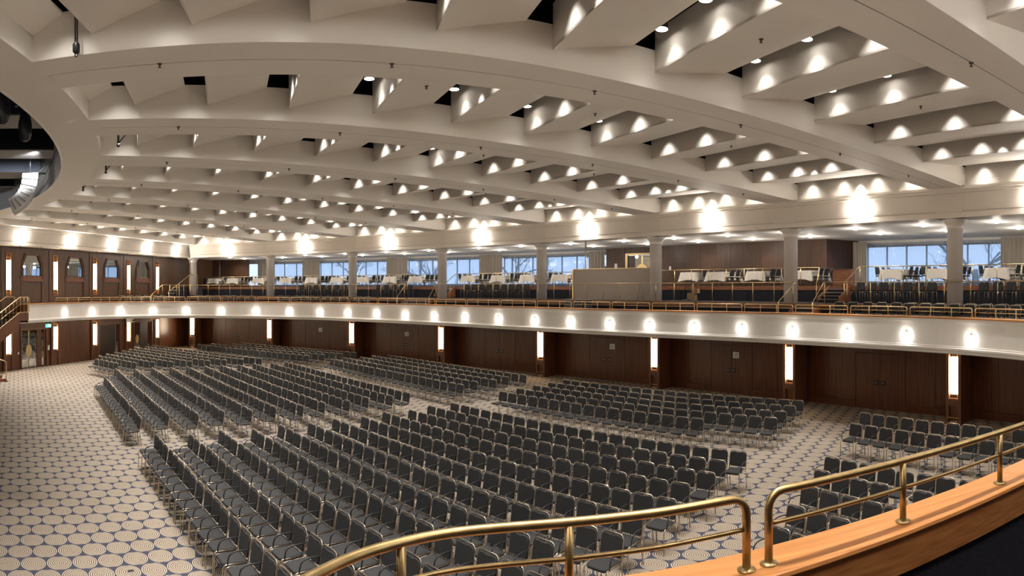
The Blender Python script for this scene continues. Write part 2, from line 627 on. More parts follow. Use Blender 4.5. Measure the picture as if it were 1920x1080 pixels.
for i in range(4):
    mid = (LAMP_Y[i] + LAMP_Y[i + 1]) / 2
    dr = structure('door_%d' % (10 + i), (XW, mid, Z_T1))
    m_ = MB()
    lw(m_, mid - 0.80, mid + 0.80, Z_T1, 5.28, -0.1, -0.03)
    m_.obj('lower_leaf', 'wood_left', dr)
    m_ = MB()
    lw(m_, mid - 0.86, mid + 0.86, 5.30, 5.62, -0.1, 0.035)
    m_.obj('sill_rail', 'band_wood', dr)
    for s_ in (-1, 1):
        m_ = MB()
        lw(m_, mid + s_ * 0.9 - 0.09, mid + s_ * 0.9 + 0.09, Z_T1, 5.45, -0.1, 0.02)
        m_.obj('jamb', 'wood_left', dr)
        m_ = MB()
        lw(m_, mid + s_ * 0.93 - 0.13, mid + s_ * 0.93 + 0.13, 5.45, 5.66, -0.1, 0.06)
        lw(m_, mid + s_ * 0.93 - 0.10, mid + s_ * 0.93 + 0.10, 5.50, 5.54, 0.06, 0.08)
        m_.obj('corner_block', 'wood_trim', dr)
    for nm, so, si, x0, x1, mt in (('outer_moulding', 1.20, 1.13, -0.1, 0.06, 'wood_trim'), ('field', 1.13, 1.06, -0.1, 0.02, 'wood_left'), ('inner_moulding', 1.06, 1.0, -0.1, 0.05, 'wood_trim')):
        m_ = MB()
        A_, B_ = octo(so), octo(si)
        for q in range(1, 6):
            r_ = (q + 1) % 6
            lo = [(XW + x0, mid + A_[q][0], A_[q][1]), (XW + x0, mid + A_[r_][0], A_[r_][1]), (XW + x0, mid + B_[r_][0], B_[r_][1]), (XW + x0, mid + B_[q][0], B_[q][1])]
            hi = [(XW + x1, p[1], p[2]) for p in lo]
            m_.hexa(lo, hi)
        m_.obj(nm, mt, dr)
    m_ = MB()
    g_ = octo(1.0)
    m_.hexa([(XW - 0.07, mid + p[0], p[1]) for p in g_], [(XW - 0.055, mid + p[0], p[1]) for p in g_])
    m_.obj('glass_pane', 'mirror', dr)
    # spandrels filling the corners around the six-sided light
    m_ = MB()
    o_ = octo(1.13)
    for s_ in (-1, 1):
        pl = [(s_ * 0.98, 5.66), (s_ * 0.98, 7.02), (0, 7.02), (0, o_[3][1]), (s_ * abs(o_[3][0]), o_[3][1]), (s_ * abs(o_[2][0]), o_[2][1]), (s_ * abs(o_[2][0]), 5.66)]
        if s_ < 0:
            pl = pl[::-1]
        for tri in ((0, 1, 5), (1, 4, 5), (1, 2, 4), (2, 3, 4), (0, 5, 6)):
            if s_ < 0:
                tri = tuple(6 - q for q in tri)
            p3 = [pl[q] for q in tri]
            m_.hexa([(XW - 0.1, mid + p[0], p[1]) for p in p3], [(XW - 0.005, mid + p[0], p[1]) for p in p3])
    m_.obj('spandrel', 'wood_left', dr)

# lower level of the left-hand wall
for i, y in enumerate(LAMP_Y):
    for s_ in (-1, 1):
        lwp(y + s_ * 0.33 - 0.10, y + s_ * 0.33 + 0.10, 0.0, 2.86, 0.10, 'wood_trim')
    lwp(y - 0.23, y + 0.23, 0.0, 0.9, 0.05, 'wood')
lwp(20.0, 21.9, 0, 2.86, 0.0, 'white')
lwp(21.9, 23.2, 0, 2.86, 0, 'wood')
lwp(24.05, 24.6, 0, 2.86, 0, 'wood')
lwp(24.6, 26.9, 2.45, 2.86, 0.02, 'wood')
lwp(26.9, 27.2, 0, 2.86, 0, 'wood')
for q in range(3):
    lwp(28.05 + q * 1.02, 28.05 + (q + 1) * 1.02, 0.3, 2.86, 0, 'wood')
    lwp(28.05 + q * 1.02, 28.05 + (q + 1) * 1.02, 0.0, 0.29, 0.03, 'wood')
lwp(31.95, 34.7, 2.45, 2.86, 0.02, 'wood')
lwp(34.5, 35.0, 0, 2.86, 0, 'wood')
lwp(35.83, 36.0, 0, 2.86, 0, 'wood')
lwp(36.0, 38.75, 2.45, 2.86, 0.02, 'wood')
lwp(38.6, 38.85, 0, 2.86, 0, 'wood')
for q in range(3):
    lwp(39.62 + q * 1.3, 39.62 + (q + 1) * 1.3, 0.0, 2.86, 0, 'wood')

# entrance doors in the lower left-hand wall
dr = structure('door_14', (XW, 25.8, 0))
for y0, y1 in ((24.6, 24.72), (26.80, 26.9)):
    lwp(y0, y1, 0, 2.45, 0.05, 'wood_trim', 'jamb', dr)
lwp(24.72, 26.80, 2.32, 2.45, 0.05, 'wood_trim', 'head', dr)
m_ = MB()
lw(m_, 24.74, 26.0, 0.05, 2.30, -0.09, -0.05)
lf = m_.obj('mirrored_leaf', 'mirror', dr)
m_ = MB()
m_.lathe([(0.01, 0.0), (0.24, 0.0), (0.24, 0.02), (0.01, 0.02)], (0, 0, 0), 20, False)
m_.v = [(XW - 0.045 + z, 25.36 + x * 1.0, 1.08 + y * 1.55) for x, y, z in m_.v]
m_.obj('oval_push_plate', 'gold', lf)
m_ = MB()
lw(m_, 25.32, 25.40, 0.05, 2.3, -0.05, -0.045)
m_.obj('meeting_strip', 'gold', lf)
lwp(26.02, 26.45, 0.02, 2.30, -0.03, 'wood', 'side_leaf', dr)
m_ = MB()
lw(m_, 26.47, 26.62, 0.1, 2.30, -0.08, -0.03)
m_.obj('mirror_strip', 'mirror', dr)
lwp(26.63, 26.8, 0.02, 2.3, -0.02, 'wood', 'side_leaf', dr)

dr = structure('door_15', (XW, 33.2, 0))
for y0, y1 in ((31.95, 32.1), (34.36, 34.5)):
    lwp(y0, y1, 0, 2.45, 0.05, 'wood_trim', 'jamb', dr)
lwp(32.1, 34.36, 2.3, 2.45, 0.05, 'wood_trim', 'head', dr)
lwp(32.12, 34.0, 0.02, 2.3, -0.06, 'darkdoor', 'door_leaf', dr)
m_ = MB()
lw(m_, 34.02, 34.2, 0.05, 2.3, -0.08, -0.04)
m_.obj('mirror_strip', 'mirror', dr)
lwp(34.2, 34.36, 0.02, 2.3, -0.05, 'wood', 'side_leaf', dr)

dr = structure('door_16', (XW, 37.4, 0))
for y0, y1 in ((36.0, 36.13), (38.45, 38.6)):
    lwp(y0, y1, 0, 2.45, 0.05, 'wood_trim', 'jamb', dr)
lwp(36.13, 38.45, 2.3, 2.45, 0.05, 'wood_trim', 'head', dr)
m_ = MB()
lw(m_, 36.15, 36.95, 0.05, 2.3, -0.09, -0.05)
lf = m_.obj('mirrored_leaf', 'mirror', dr)
m_ = MB()
m_.lathe([(0.01, 0.0), (0.20, 0.0), (0.20, 0.02), (0.01, 0.02)], (0, 0, 0), 20, False)
m_.v = [(XW - 0.045 + z, 36.62 + x, 1.05 + y * 1.7) for x, y, z in m_.v]
m_.obj('oval_push_plate', 'gold', lf)
lwp(36.97, 38.0, 0.02, 2.3, -0.05, 'darkdoor', 'door_leaf', dr)
m_ = MB()
lw(m_, 38.02, 38.2, 0.05, 2.3, -0.08, -0.04)
m_.obj('mirror_strip', 'mirror', dr)
lwp(38.2, 38.45, 0.02, 2.3, -0.04, 'wood', 'side_leaf', dr)

# ---- the other walls of the shell (behind the camera and behind the stage)
m_ = MB()
m_.box((3.0, -0.62, 4.8), (62, 0.3, 9.6), rad(1.5))
tag(m_.obj('wall_near', 'wood_left', None, (0, -0.6, 0)), kind='structure')
m_ = MB()
m_.hexa([(-26.4, 15, 0), (-13, -1.0, 0), (-13.3, -1.3, 0), (-26.7, 14.7, 0)], [(-26.4, 15, 10.6), (-13, -1.0, 10.6), (-13.3, -1.3, 10.6), (-26.7, 14.7, 10.6)])
tag(m_.obj('wall_stage', 'navy', None, (-20, 7, 0)), kind='structure')

# cornice and lamps of the near wall repeat those of the left-hand wall; they light the balcony round the camera
wall_near = bpy.data.objects['wall_near']
NW = (math.cos(rad(3.0)), math.sin(rad(3.0)))
for s_ in (19.5, 24.0, 28.5, 33.0, 37.5):
    bx0, by0 = CX + NW[0] * s_ - NW[1] * 0.15, CY - 0.55 + NW[1] * s_ + NW[0] * 0.15
    m_ = MB()
    m_.box((bx0, by0, 7.85), (1.0, 0.25, 0.5), rad(3))
    m_.obj('cornice_lamp', 'cornice_glass', wall_near)

# ---- columns and lower pillars
for i in range(2, 10):
    a = COLS[i]
    x, y = P(R_COL, a)
    m_ = MB()
    m_.lathe([(0.29, 0), (0.29, 2.72), (0.315, 2.735), (0.315, 2.77), (0.295, 2.79), (0.30, 2.84), (0.36, 2.93), (0.42, 2.97), (0.42, 3.00), (0.45, 3.02), (0.45, 3.10)], (x, y, Z_T2), 28)
    tag(m_.obj('column', 'column', None, (x, y, Z_T2)), kind='structure')

# ---- balcony front: path through the front edge
FASC = [(89.9, 28.2), (89.65, 30.69), (88.18, 32.64), (86.09, 34.64), (83.44, 36.23), (80.15, 37.45), (76.9, 38.52), (73.37, 39.09), (70.28, 39.59), (67.13, 39.66), (63.95, 39.73), (60.8, 39.73), (57.73, 39.71), (54.53, 39.67), (51.19, 39.62), (47.82, 39.62), (44.7, 39.65), (41.65, 39.81), (38.76, 40.02), (35.81, 40.34), (32.84, 40.62), (29.76, 40.79), (26.57, 40.86), (23.33, 40.86), (19.89, 40.61)]
ctrl = [(-25.0, 20.5), (-25.42, 24.3)] + [P(r_, a_) for a_, r_ in FASC] + [P(39.95, 16.6), P(38.6, 13.6), P(36.2, 10.9), P(33, 8.5)]


def catmull(pts, per):
    out = []
    for i in range(1, len(pts) - 2):
        p0, p1, p2, p3 = (Vector(pts[j]) for j in (i - 1, i, i + 1, i + 2))
        for q in range(per):
            t = q / per
            out.append(0.5 * ((2 * p1) + (p2 - p0) * t + (2 * p0 - 5 * p1 + 4 * p2 - p3) * t * t + (3 * p1 - p0 - 3 * p2 + p3) * t ** 3))
    out.append(Vector(pts[-2]))
    return out


def frames_of(pts, flip=1):
    fr = []
    for i, p in enumerate(pts):
        a = pts[max(0, i - 1)]
        c = pts[min(len(pts) - 1, i + 1)]
        d = (Vector(c) - Vector(a)).normalized()
        fr.append((p[0], p[1], -d[1] * flip, d[0] * flip))
    return fr


fp = catmull(ctrl, 4)
FF = frames_of(fp)                     # path runs from the left wall to the right; outward = left of travel
if (FF[40][0] - CX) * FF[40][2] + (FF[40][1] - CY) * FF[40][3] < 0:
    FF = frames_of(fp, -1)
balcony = structure('balcony', (-4, 32, 2.9))
m_ = MB()
m_.sweep([(0.30, 2.94), (-0.05, 2.94), (-0.075, 2.965), (-0.075, 3.02), (-0.04, 3.045), (-0.04, 3.075), (0.0, 3.09), (0.0, 3.79), (-0.02, 3.80), (-0.02, 3.835), (-0.035, 3.845), (-0.035, 3.925), (0.30, 3.925)], FF)
m_.obj('fascia', 'fascia', balcony)
m_ = MB()
m_.sweep([(-0.06, 3.925), (-0.07, 3.94), (-0.07, 3.97), (-0.05, 3.985), (0.32, 3.985), (0.32, 3.925)], FF)
m_.obj('parapet_cap', 'cap_wood', balcony)
m_ = MB()
m_.sweep([(0.06, 2.83), (0.0, 2.86), (0.0, 2.94), (0.30, 2.94), (0.30, 2.83)], FF)
m_.obj('drip_mould', 'white', balcony)
# soffit and first deck: ring strip from the front edge out to a fixed radius


def fan(m_, z, o_in, r_out, zt):
    n0 = None
    for x, y, nx, ny in FF:
        px_, py_ = x + nx * o_in, y + ny * o_in
        dx, dy = px_ - CX, py_ - CY
        a = math.degrees(math.atan2(dy, dx))
        ro = r_out
        ex, ey = P(ro, a)
        if ex < XW:
            t = (XW - px_) / (ex - px_) if abs(ex - px_) > 1e-6 else 0
            t = max(0.0, min(1.0, t))
            ex, ey = px_ + (ex - px_) * t, py_ + (ey - py_) * t
        k_ = m_.verts([(px_, py_, z), (ex, ey, z), (ex, ey, zt), (px_, py_, zt)])
        if n0 is not None:
            for q in range(4):
                r_ = (q + 1) % 4
                m_.face((n0 + q, k_ + q, k_ + r_, n0 + r_))
        n0 = k_


m_ = MB()
fan(m_, 2.84, 0.02, 44.6, 2.93)
m_.obj('soffit', 'white', balcony)
m_ = MB()
fan(m_, 3.30, 0.25, 43.02, Z_T1)
m_.obj('deck', 'gallery_carpet', balcony)
m_ = MB()
m_.box((-25.75, 40.5, 3.4), (1.3, 13, 0.16))
m_.obj('side_deck', 'gallery_carpet', balcony)
m_ = MB()
m_.box((-25.95, 23.6, 2.86), (0.9, 1.5, 0.05))
m_.m(1).box((-25.85, 23.75, 3.22), (1.1, 1.0, 0.44))
m_.box((-25.9, 24.28, 3.4), (0.98, 0.05, 1.06))
m_.obj('landing', ['white', 'wood'], balcony)
m_ = MB()
m_.box((-25.7, 43.8, 1.45), (1.6, 0.1, 2.9))
m_.obj('wood_panel', 'wood', wall_back)

# raised tiers with a wood band over a navy panel on each riser
STAIR2 = [(31.6, 29.7), (64.3, 61.2)]      # openings in the second tier (bearings)
STAIR3 = [(31.7, 30.1), (63.2, 61.7)]
AL, AR = 91.3, 6.0


def ring(m_, r0, r1, z0, z1, a0, a1, step=0.8):
    n_ = max(2, int(abs(a1 - a0) / step) + 1)
    fr = [(*P(r0, a), math.cos(rad(a)), math.sin(rad(a))) for a in frange(a0, a1, n_)]
    m_.sweep([(0, z0), (0, z1), (r1 - r0, z1), (r1 - r0, z0)], fr)


for nm, r0, r1, zb, zt in (('second_tier', 43.0, 46.05, Z_T1, Z_T2), ('third_tier', 46.0, 52.2, Z_T2, Z_T3)):
    m_ = MB()
    ring(m_, r0 + 0.04, r1, zb - 0.1, zt - 0.02, AR, AL)
    m_.obj(nm, 'gallery_carpet', balcony)
    m_ = MB()
    ring(m_, r0, r0 + 0.05, zt - 0.2, zt, AR, AL)
    m_.obj('riser_band', 'band_wood', balcony)
    a = AR
    while a < AL - 0.1:
        m_ = MB()
        a2 = min(a + 2.393, AL)
        ring(m_, r0 + 0.015, r0 + 0.05, zb, zt - 0.205, a + 0.02, a2 - 0.02)
        m_.obj('riser_panel', 'navy', balcony)
        a = a2

# ---- gallery back: walls, windows, curtains, ceiling
wall_gallery = structure('wall_gallery')


def seg(m_, r, a0, a1, z0, z1, th=0.12):
    x0, y0 = P(r, a0)
    x1, y1 = P(r, a1)
    u0, v0 = P(r + th, a0)
    u1, v1 = P(r + th, a1)
    m_.hexa([(x0, y0, z0), (x1, y1, z0), (u1, v1, z0), (u0, v0, z0)], [(x0, y0, z1), (x1, y1, z1), (u1, v1, z1), (u0, v0, z1)])


def seg_panels(r, a0, a1, n_, z0, z1, mt='wood_gallery', name='wood_panel', par=None):
    for q in range(n_):
        m_ = MB()
        t0 = a0 + (a1 - a0) * (q + 0.004) / n_
        t1 = a0 + (a1 - a0) * (q + 0.996) / n_
        seg(m_, r, t0, t1, z0, z1)
        m_.obj(name, mt, par or wall_gallery)


ZC = 7.46                                  # gallery ceiling
seg_panels(49.6, 33.92, 44.1, 9, Z_T3, ZC)
seg_panels(49.9, 44.1, 46.6, 2, Z_T3, ZC)
# the short return at the right end of the wood block, and its far side
m_ = MB()
x0, y0 = P(49.6, 33.92)
x1, y1 = P(51.7, 32.9)
m_.hexa([(x0, y0, Z_T3), (x1, y1, Z_T3), (x1 + 0.1, y1 + 0.1, Z_T3), (x0 + 0.1, y0 + 0.1, Z_T3)], [(x0, y0, ZC), (x1, y1, ZC), (x1 + 0.1, y1 + 0.1, ZC), (x0 + 0.1, y0 + 0.1, ZC)])
m_.obj('wood_panel', 'wood_gallery', wall_gallery)
seg_panels(50.5, 49.65, 51.2, 2, Z_T3, ZC)
seg_panels(50.5, 46.9, 49.6, 1, 7.12, ZC)
seg_panels(49.5, 87.0, 90.4, 3, Z_T3, ZC)
seg_panels(49.2, 90.4, 91.2, 1, Z_T3, ZC)
seg_panels(51.75, 4.0, 92.0, 60, Z_T3, 5.12, 'mullion', 'sill_panel')
seg_panels(51.75, 4.0, 92.0, 60, 7.14, 7.5, 'white', 'lintel')
# glazed door in the wood wall
dr = structure('door_9', P3(50.5, 48.2, Z_T3))
m_ = MB()
for a0, a1, z0, z1 in ((49.55, 49.35, Z_T3, 7.1), (47.15, 46.95, Z_T3, 7.1), (49.35, 47.15, 6.98, 7.1)):
    seg(m_, 50.42, a0, a1, z0, z1, 0.16)
m_.obj('door_frame', 'brass', dr)
m_ = MB()
seg(m_, 50.5, 48.75, 47.2, Z_T3, 6.95, 0.02)
m_.obj('mirrored_leaf', 'mirror', dr)
m_ = MB()
seg(m_, 50.46, 48.22, 48.12, Z_T3, 6.95, 0.03)
m_.obj('meeting_strip', 'gold', dr)
m_ = MB()
cx_, cy_ = P(50.44, 48.15)
m_.lathe([(0.01, 0), (0.42, 0), (0.42, 0.02), (0.01, 0.02)], (0, 0, 0), 20, False)
ca, sa = math.cos(rad(48.15)), math.sin(rad(48.15))
m_.v = [(cx_ - sa * x - ca * z, cy_ + ca * x - sa * z, 6.0 + y) for x, y, z in m_.v]
m_.obj('round_push_plate', 'gold', dr)
m_ = MB()
seg(m_, 50.5, 49.35, 48.78, Z_T3, 6.95, 0.05)
m_.obj('side_leaf', 'darkdoor', dr)
# light switch plates beside that door
for nm, a, z in (('thermostat', 50.35, 6.33), ('light_switch', 50.25, 5.83)):
    m_ = MB()
    c = P(50.46, a)
    m_.box((c[0], c[1], z), (0.2, 0.03, 0.28), rad(a + 90))
    m_.box((c[0] - 0.02 * math.cos(rad(a)), c[1] - 0.02 * math.sin(rad(a)), z), (0.11, 0.03, 0.14), rad(a + 90))
    tag(m_.obj(nm, 'paper', None, (c[0], c[1], z)), {'thermostat': 'pale square thermostat on the gallery wood wall beside the glazed door', 'light_switch': 'small white switch plate below the thermostat on the gallery wood wall'}[nm], 'switch')
m_ = MB()
c = P(49.85, 45.5)
m_.box((c[0], c[1], 6.1), (0.12, 0.05, 0.2), rad(135))
m_.box((c[0] - .02, c[1] - .02, 6.12), (0.06, 0.05, 0.08), rad(135))
tag(m_.obj('wall_socket', 'paper', None, (c[0], c[1], 6.1)), 'small white wall box on the wood wall just right of the white column', 'switch')

# windows: frame, mullions, one pane object per light, sheer voile in front
WINDOWS = [(86.85, 80.06, 5), (80.06, 72.66, 6), (70.6, 63.27, 6), (61.12, 53.16, 6), (32.27, 21.0, 9), (19.0, 10.0, 6)]
for i, (a0, a1, n_) in enumerate(WINDOWS):
    w = structure('window_%d' % (i + 1), P3(R_WIN, (a0 + a1) / 2, Z_T3))
    m_ = MB()
    for q in range(n_ + 1):
        a = a0 + (a1 - a0) * q / n_
        seg(m_, R_WIN + 0.02, a + 0.035, a - 0.035, 5.12, 7.14, 0.1)
    seg(m_, R_WIN + 0.02, a0, a1, 5.1, 5.18, 0.1)
    seg(m_, R_WIN + 0.02, a0, a1, 7.08, 7.16, 0.1)
    m_.obj('window_frame', 'mullion', w)
    for q in range(n_):
        m_ = MB()
        t0 = a0 + (a1 - a0) * q / n_
        t1 = a0 + (a1 - a0) * (q + 1) / n_
        x0, y0 = P(R_WIN + 0.08, t0 - 0.03)
        x1, y1 = P(R_WIN + 0.08, t1 + 0.03)
        m_.quad((x0, y0, 5.15), (x1, y1, 5.15), (x1, y1, 7.12), (x0, y0, 7.12))
        m_.obj('pane', 'glass', w)


def drape(name, a0, a1, r, z0, z1, mt, amp, wl, label, cat, group):
    m_ = MB()
    n_ = max(8, int(abs(a1 - a0) * rad(1) * r / wl * 6))
    for q in range(n_ + 1):
        a = a0 + (a1 - a0) * q / n_
        rr = r + amp * math.sin(q / 6 * 2 * PI + 0.6 * math.sin(q * 0.37))
        x, y = P(rr, a)
        m_.verts([(x, y, z0), (x, y, z1)])
        if q:
            k_ = 2 * q
            m_.face((k_ - 2, k_, k_ + 1, k_ - 1), True)
    o = m_.obj(name, mt, None, P3(r, (a0 + a1) / 2, z0))
    return tag(o, label, cat, group)


SH = [(86.9, 83.6, 'left of the second column'), (83.6, 80.0, 'behind the second column'), (80.0, 72.6, 'of the second window from the left'), (70.7, 63.2, 'of the window beside the fourth column'), (61.2, 53.0, 'of the window behind the fifth column'), (32.6, 20.0, 'of the big window at the right end of the gallery')]
for a0, a1, lab in SH:
    drape('sheer_curtain', a0, a1, R_WIN - 0.18, 5.02, 7.30, 'sheer', 0.03, 0.22, 'white translucent sheer curtain ' + lab, 'curtain', 'sheer gallery curtains')
CU = [(87.0, 85.0, 'against the far left wood wall'), (81.9, 79.9, 'beside the second gallery window'), (72.7, 70.5, 'between the columns left of the stair'), (63.3, 61.1, 'right of the fourth column'), (53.2, 51.8, 'left of the glazed gallery door'), (33.75, 32.15, 'right of the wood block'), (23.9, 18.0, 'at the far right of the gallery')]
for a0, a1, lab in CU:
    drape('curtain', a0, a1, R_WIN - 0.34, 5.02, 7.38, 'curtain', 0.06, 0.26, 'pleated taupe curtain ' + lab, 'curtain', 'heavy gallery curtains')

m_ = MB()
ring(m_, 43.9, 52.2, ZC, ZC + 0.1, 3.0, 91.6)
tag(m_.obj('ceiling_gallery', 'grey_ceiling', None, P3(47, 50, ZC)), kind='structure')
# outside: ground, facade and bare winter trees
m_ = MB()
ring(m_, 52.3, 150, -1.2, -1.0, 0, 95, 3)
tag(m_.obj('ground', 'ground', None, P3(80, 45, -1)), kind='structure')


def tree(a, r, h, seed, lab):
    rnd = random.Random(seed)
    x, y = P(r, a)
    root = thing('bare_tree', lab, 'tree', (x, y, -1.0), 0, 'bare winter trees outside')
    m_ = MB()

    def branch(p, d, l, rr, lev):
        q = p + d * l
        mid = p + d * l * 0.5 + Vector((rnd.uniform(-1, 1), rnd.uniform(-1, 1), 0)) * l * 0.06
        m_.tube([p, mid, q], rr, 4, caps=False)
        if lev == 0:
            return
        for _ in range(3 if lev > 1 else 4):
            t = rnd.uniform(0.35, 1.0)
            d2 = (d + Vector((rnd.uniform(-1, 1), rnd.uniform(-1, 1), rnd.uniform(-0.35, 0.7))) * 0.95).normalized()
            branch(p + d * l * t, d2, l * rnd.uniform(0.5, 0.75), rr * 0.5, lev - 1)
    tr = MB()
    tr.tube([(x, y, -1), (x + 0.1, y, h * 0.35), (x, y + 0.1, h * 0.5)], 0.22, 7)
    tr.obj('trunk', 'bark', root)
    for _ in range(6):
        d = Vector((rnd.uniform(-1, 1), rnd.uniform(-1, 1), rnd.uniform(0.1, 0.9))).normalized()
        branch(Vector((x, y, h * rnd.uniform(0.25, 0.5))), d, h * 0.25, 0.09, 4)
    m_.obj('branches', 'bark', root)


for q, (a, r, lab) in enumerate([(82.0, 64, 'beyond the second window from the left'), (74.5, 65, 'beyond the third column'), (66.5, 64, 'beyond the window left of the stair'), (57.0, 64, 'beyond the window right of the fourth column'), (29.5, 64, 'beyond the big right-hand window'), (21.0, 64, 'at the right picture edge')]):
    tree(a, r, 12.5, 11 + q, 'bare leafless tree seen through sheer curtain ' + lab)

# ================================================================== CEILING
ceiling = structure('ceiling', (CX, CY, 9.6))
FACES = [21.1, 22.6, 24.3, 26.15, 28.05, 30.05, 32.2, 34.5, 37.0, 39.7, 42.86]
Z_LOW, Z_UP = 8.69, 9.06
BW = 0.65                     # half width of a beam
SLOT = 0.47


def bp(i, rho, off):
    """point on beam i at radius rho, offset sideways"""
    a = rad(COLS[i])
    return (CX + rho * math.cos(a) - off * math.sin(a), CY + rho * math.sin(a) + off * math.cos(a))


m_ = MB()
ring(m_, 19.6, 44.2, 9.75, 9.85, -2, 93, 3)
m_.obj('slot_lid', 'void', ceiling)
m_ = MB()
fr = arc_frames(19.1, -1.0, 92.2, 95)
m_.sweep([(0, Z_SOF), (0, 9.8), (0.05, 9.8), (0.05, Z_SOF + 0.05), (1.0, Z_SOF + 0.05), (1.0, 9.8), (1.04, 9.8), (1.04, Z_SOF)], fr)
m_.obj('ring_beam', 'ceiling', ceiling)
m_ = MB()
m_.sweep([(-0.03, Z_SOF - 0.01), (-0.03, Z_SOF + 0.07), (0.02, Z_SOF + 0.07), (0.02, Z_SOF - 0.01)], fr)
m_.obj('ring_edge_trim', 'white', ceiling)


def sprinkler(x, y, z, par):
    m_ = MB()
    m_.lathe([(0.04, 0), (0.036, -0.015), (0.014, -0.018), (0.014, -0.05), (0.028, -0.054), (0.028, -0.06)], (x, y, z), 8)
    m_.obj('sprinkler_head', 'trap', par)


for i in range(len(COLS)):
    # a beam is two boards with a dark joint down the middle
    m_ = MB()
    r0, r1 = 20.13, 42.55
    for s_ in (-1, 1):
        o0, o1 = sorted((s_ * 0.012, s_ * BW))
        lo = [bp(i, r0, o0), bp(i, r1, o0), bp(i, r1, o1), bp(i, r0, o1)]
        m_.hexa([(*p, Z_SOF) for p in lo], [(*p, Z_SOF + 0.05) for p in lo])
        o0, o1 = sorted((s_ * (BW - 0.04), s_ * BW))
        lo = [bp(i, r0, o0), bp(i, r1, o0), bp(i, r1, o1), bp(i, r0, o1)]
        lo = [bp(i, r0, o0), bp(i, 42.95, o0), bp(i, 42.95, o1), bp(i, r0, o1)]
        m_.hexa([(*p, Z_SOF + 0.05) for p in lo], [(*p, 9.09) for p in lo])
        m_.m(1).hexa([(*p, 9.09) for p in lo], [(*p, 9.8) for p in lo])
        m_.m(0)
    lo = [bp(i, r1 - 0.04, -BW), bp(i, r1, -BW), bp(i, r1, BW), bp(i, r1 - 0.04, BW)]
    m_.hexa([(*p, Z_SOF + 0.05) for p in lo], [(*p, 9.8) for p in lo])
    bm_ = m_.obj('beam', ['ceiling', 'void'], ceiling)
    m_ = MB()
    lo = [bp(i, r0, -0.03), bp(i, r1, -0.03), bp(i, r1, 0.03), bp(i, r0, 0.03)]
    m_.hexa([(*p, Z_SOF + 0.03) for p in lo], [(*p, Z_SOF + 0.045) for p in lo])
    m_.obj('shadow_joint', 'void', bm_)
    if 1 <= i:
        for q, r_ in enumerate((22.0, 25.6, 29.2, 32.8, 36.4, 40.0)):
            x, y = bp(i, r_, 0)
            sprinkler(x, y, Z_SOF, bm_)
    # tapered block under the beam end, dark gap between
    m_ = MB()
    for z0, z1, w0, w1, ra in ((8.33, 8.385, 0.60, 0.66, 42.42),):
        lo = [bp(i, ra, -w0), bp(i, 43.1, -w0), bp(i, 43.1, w0), bp(i, ra, w0)]
        hi = [bp(i, ra, -w1), bp(i, 43.1, -w1), bp(i, 43.1, w1), bp(i, ra, w1)]
    lo = [bp(i, 42.62, -0.55), bp(i, 43.1, -0.55), bp(i, 43.1, 0.55), bp(i, 42.62, 0.55)]
    hi = [bp(i, 42.60, -0.66), bp(i, 43.1, -0.66), bp(i, 43.1, 0.66), bp(i, 42.60, 0.66)]
    m_.hexa([(*p, 8.40) for p in lo], [(*p, 8.9) for p in hi])
    m_.obj('beam_bearing', 'cornice', bm_)

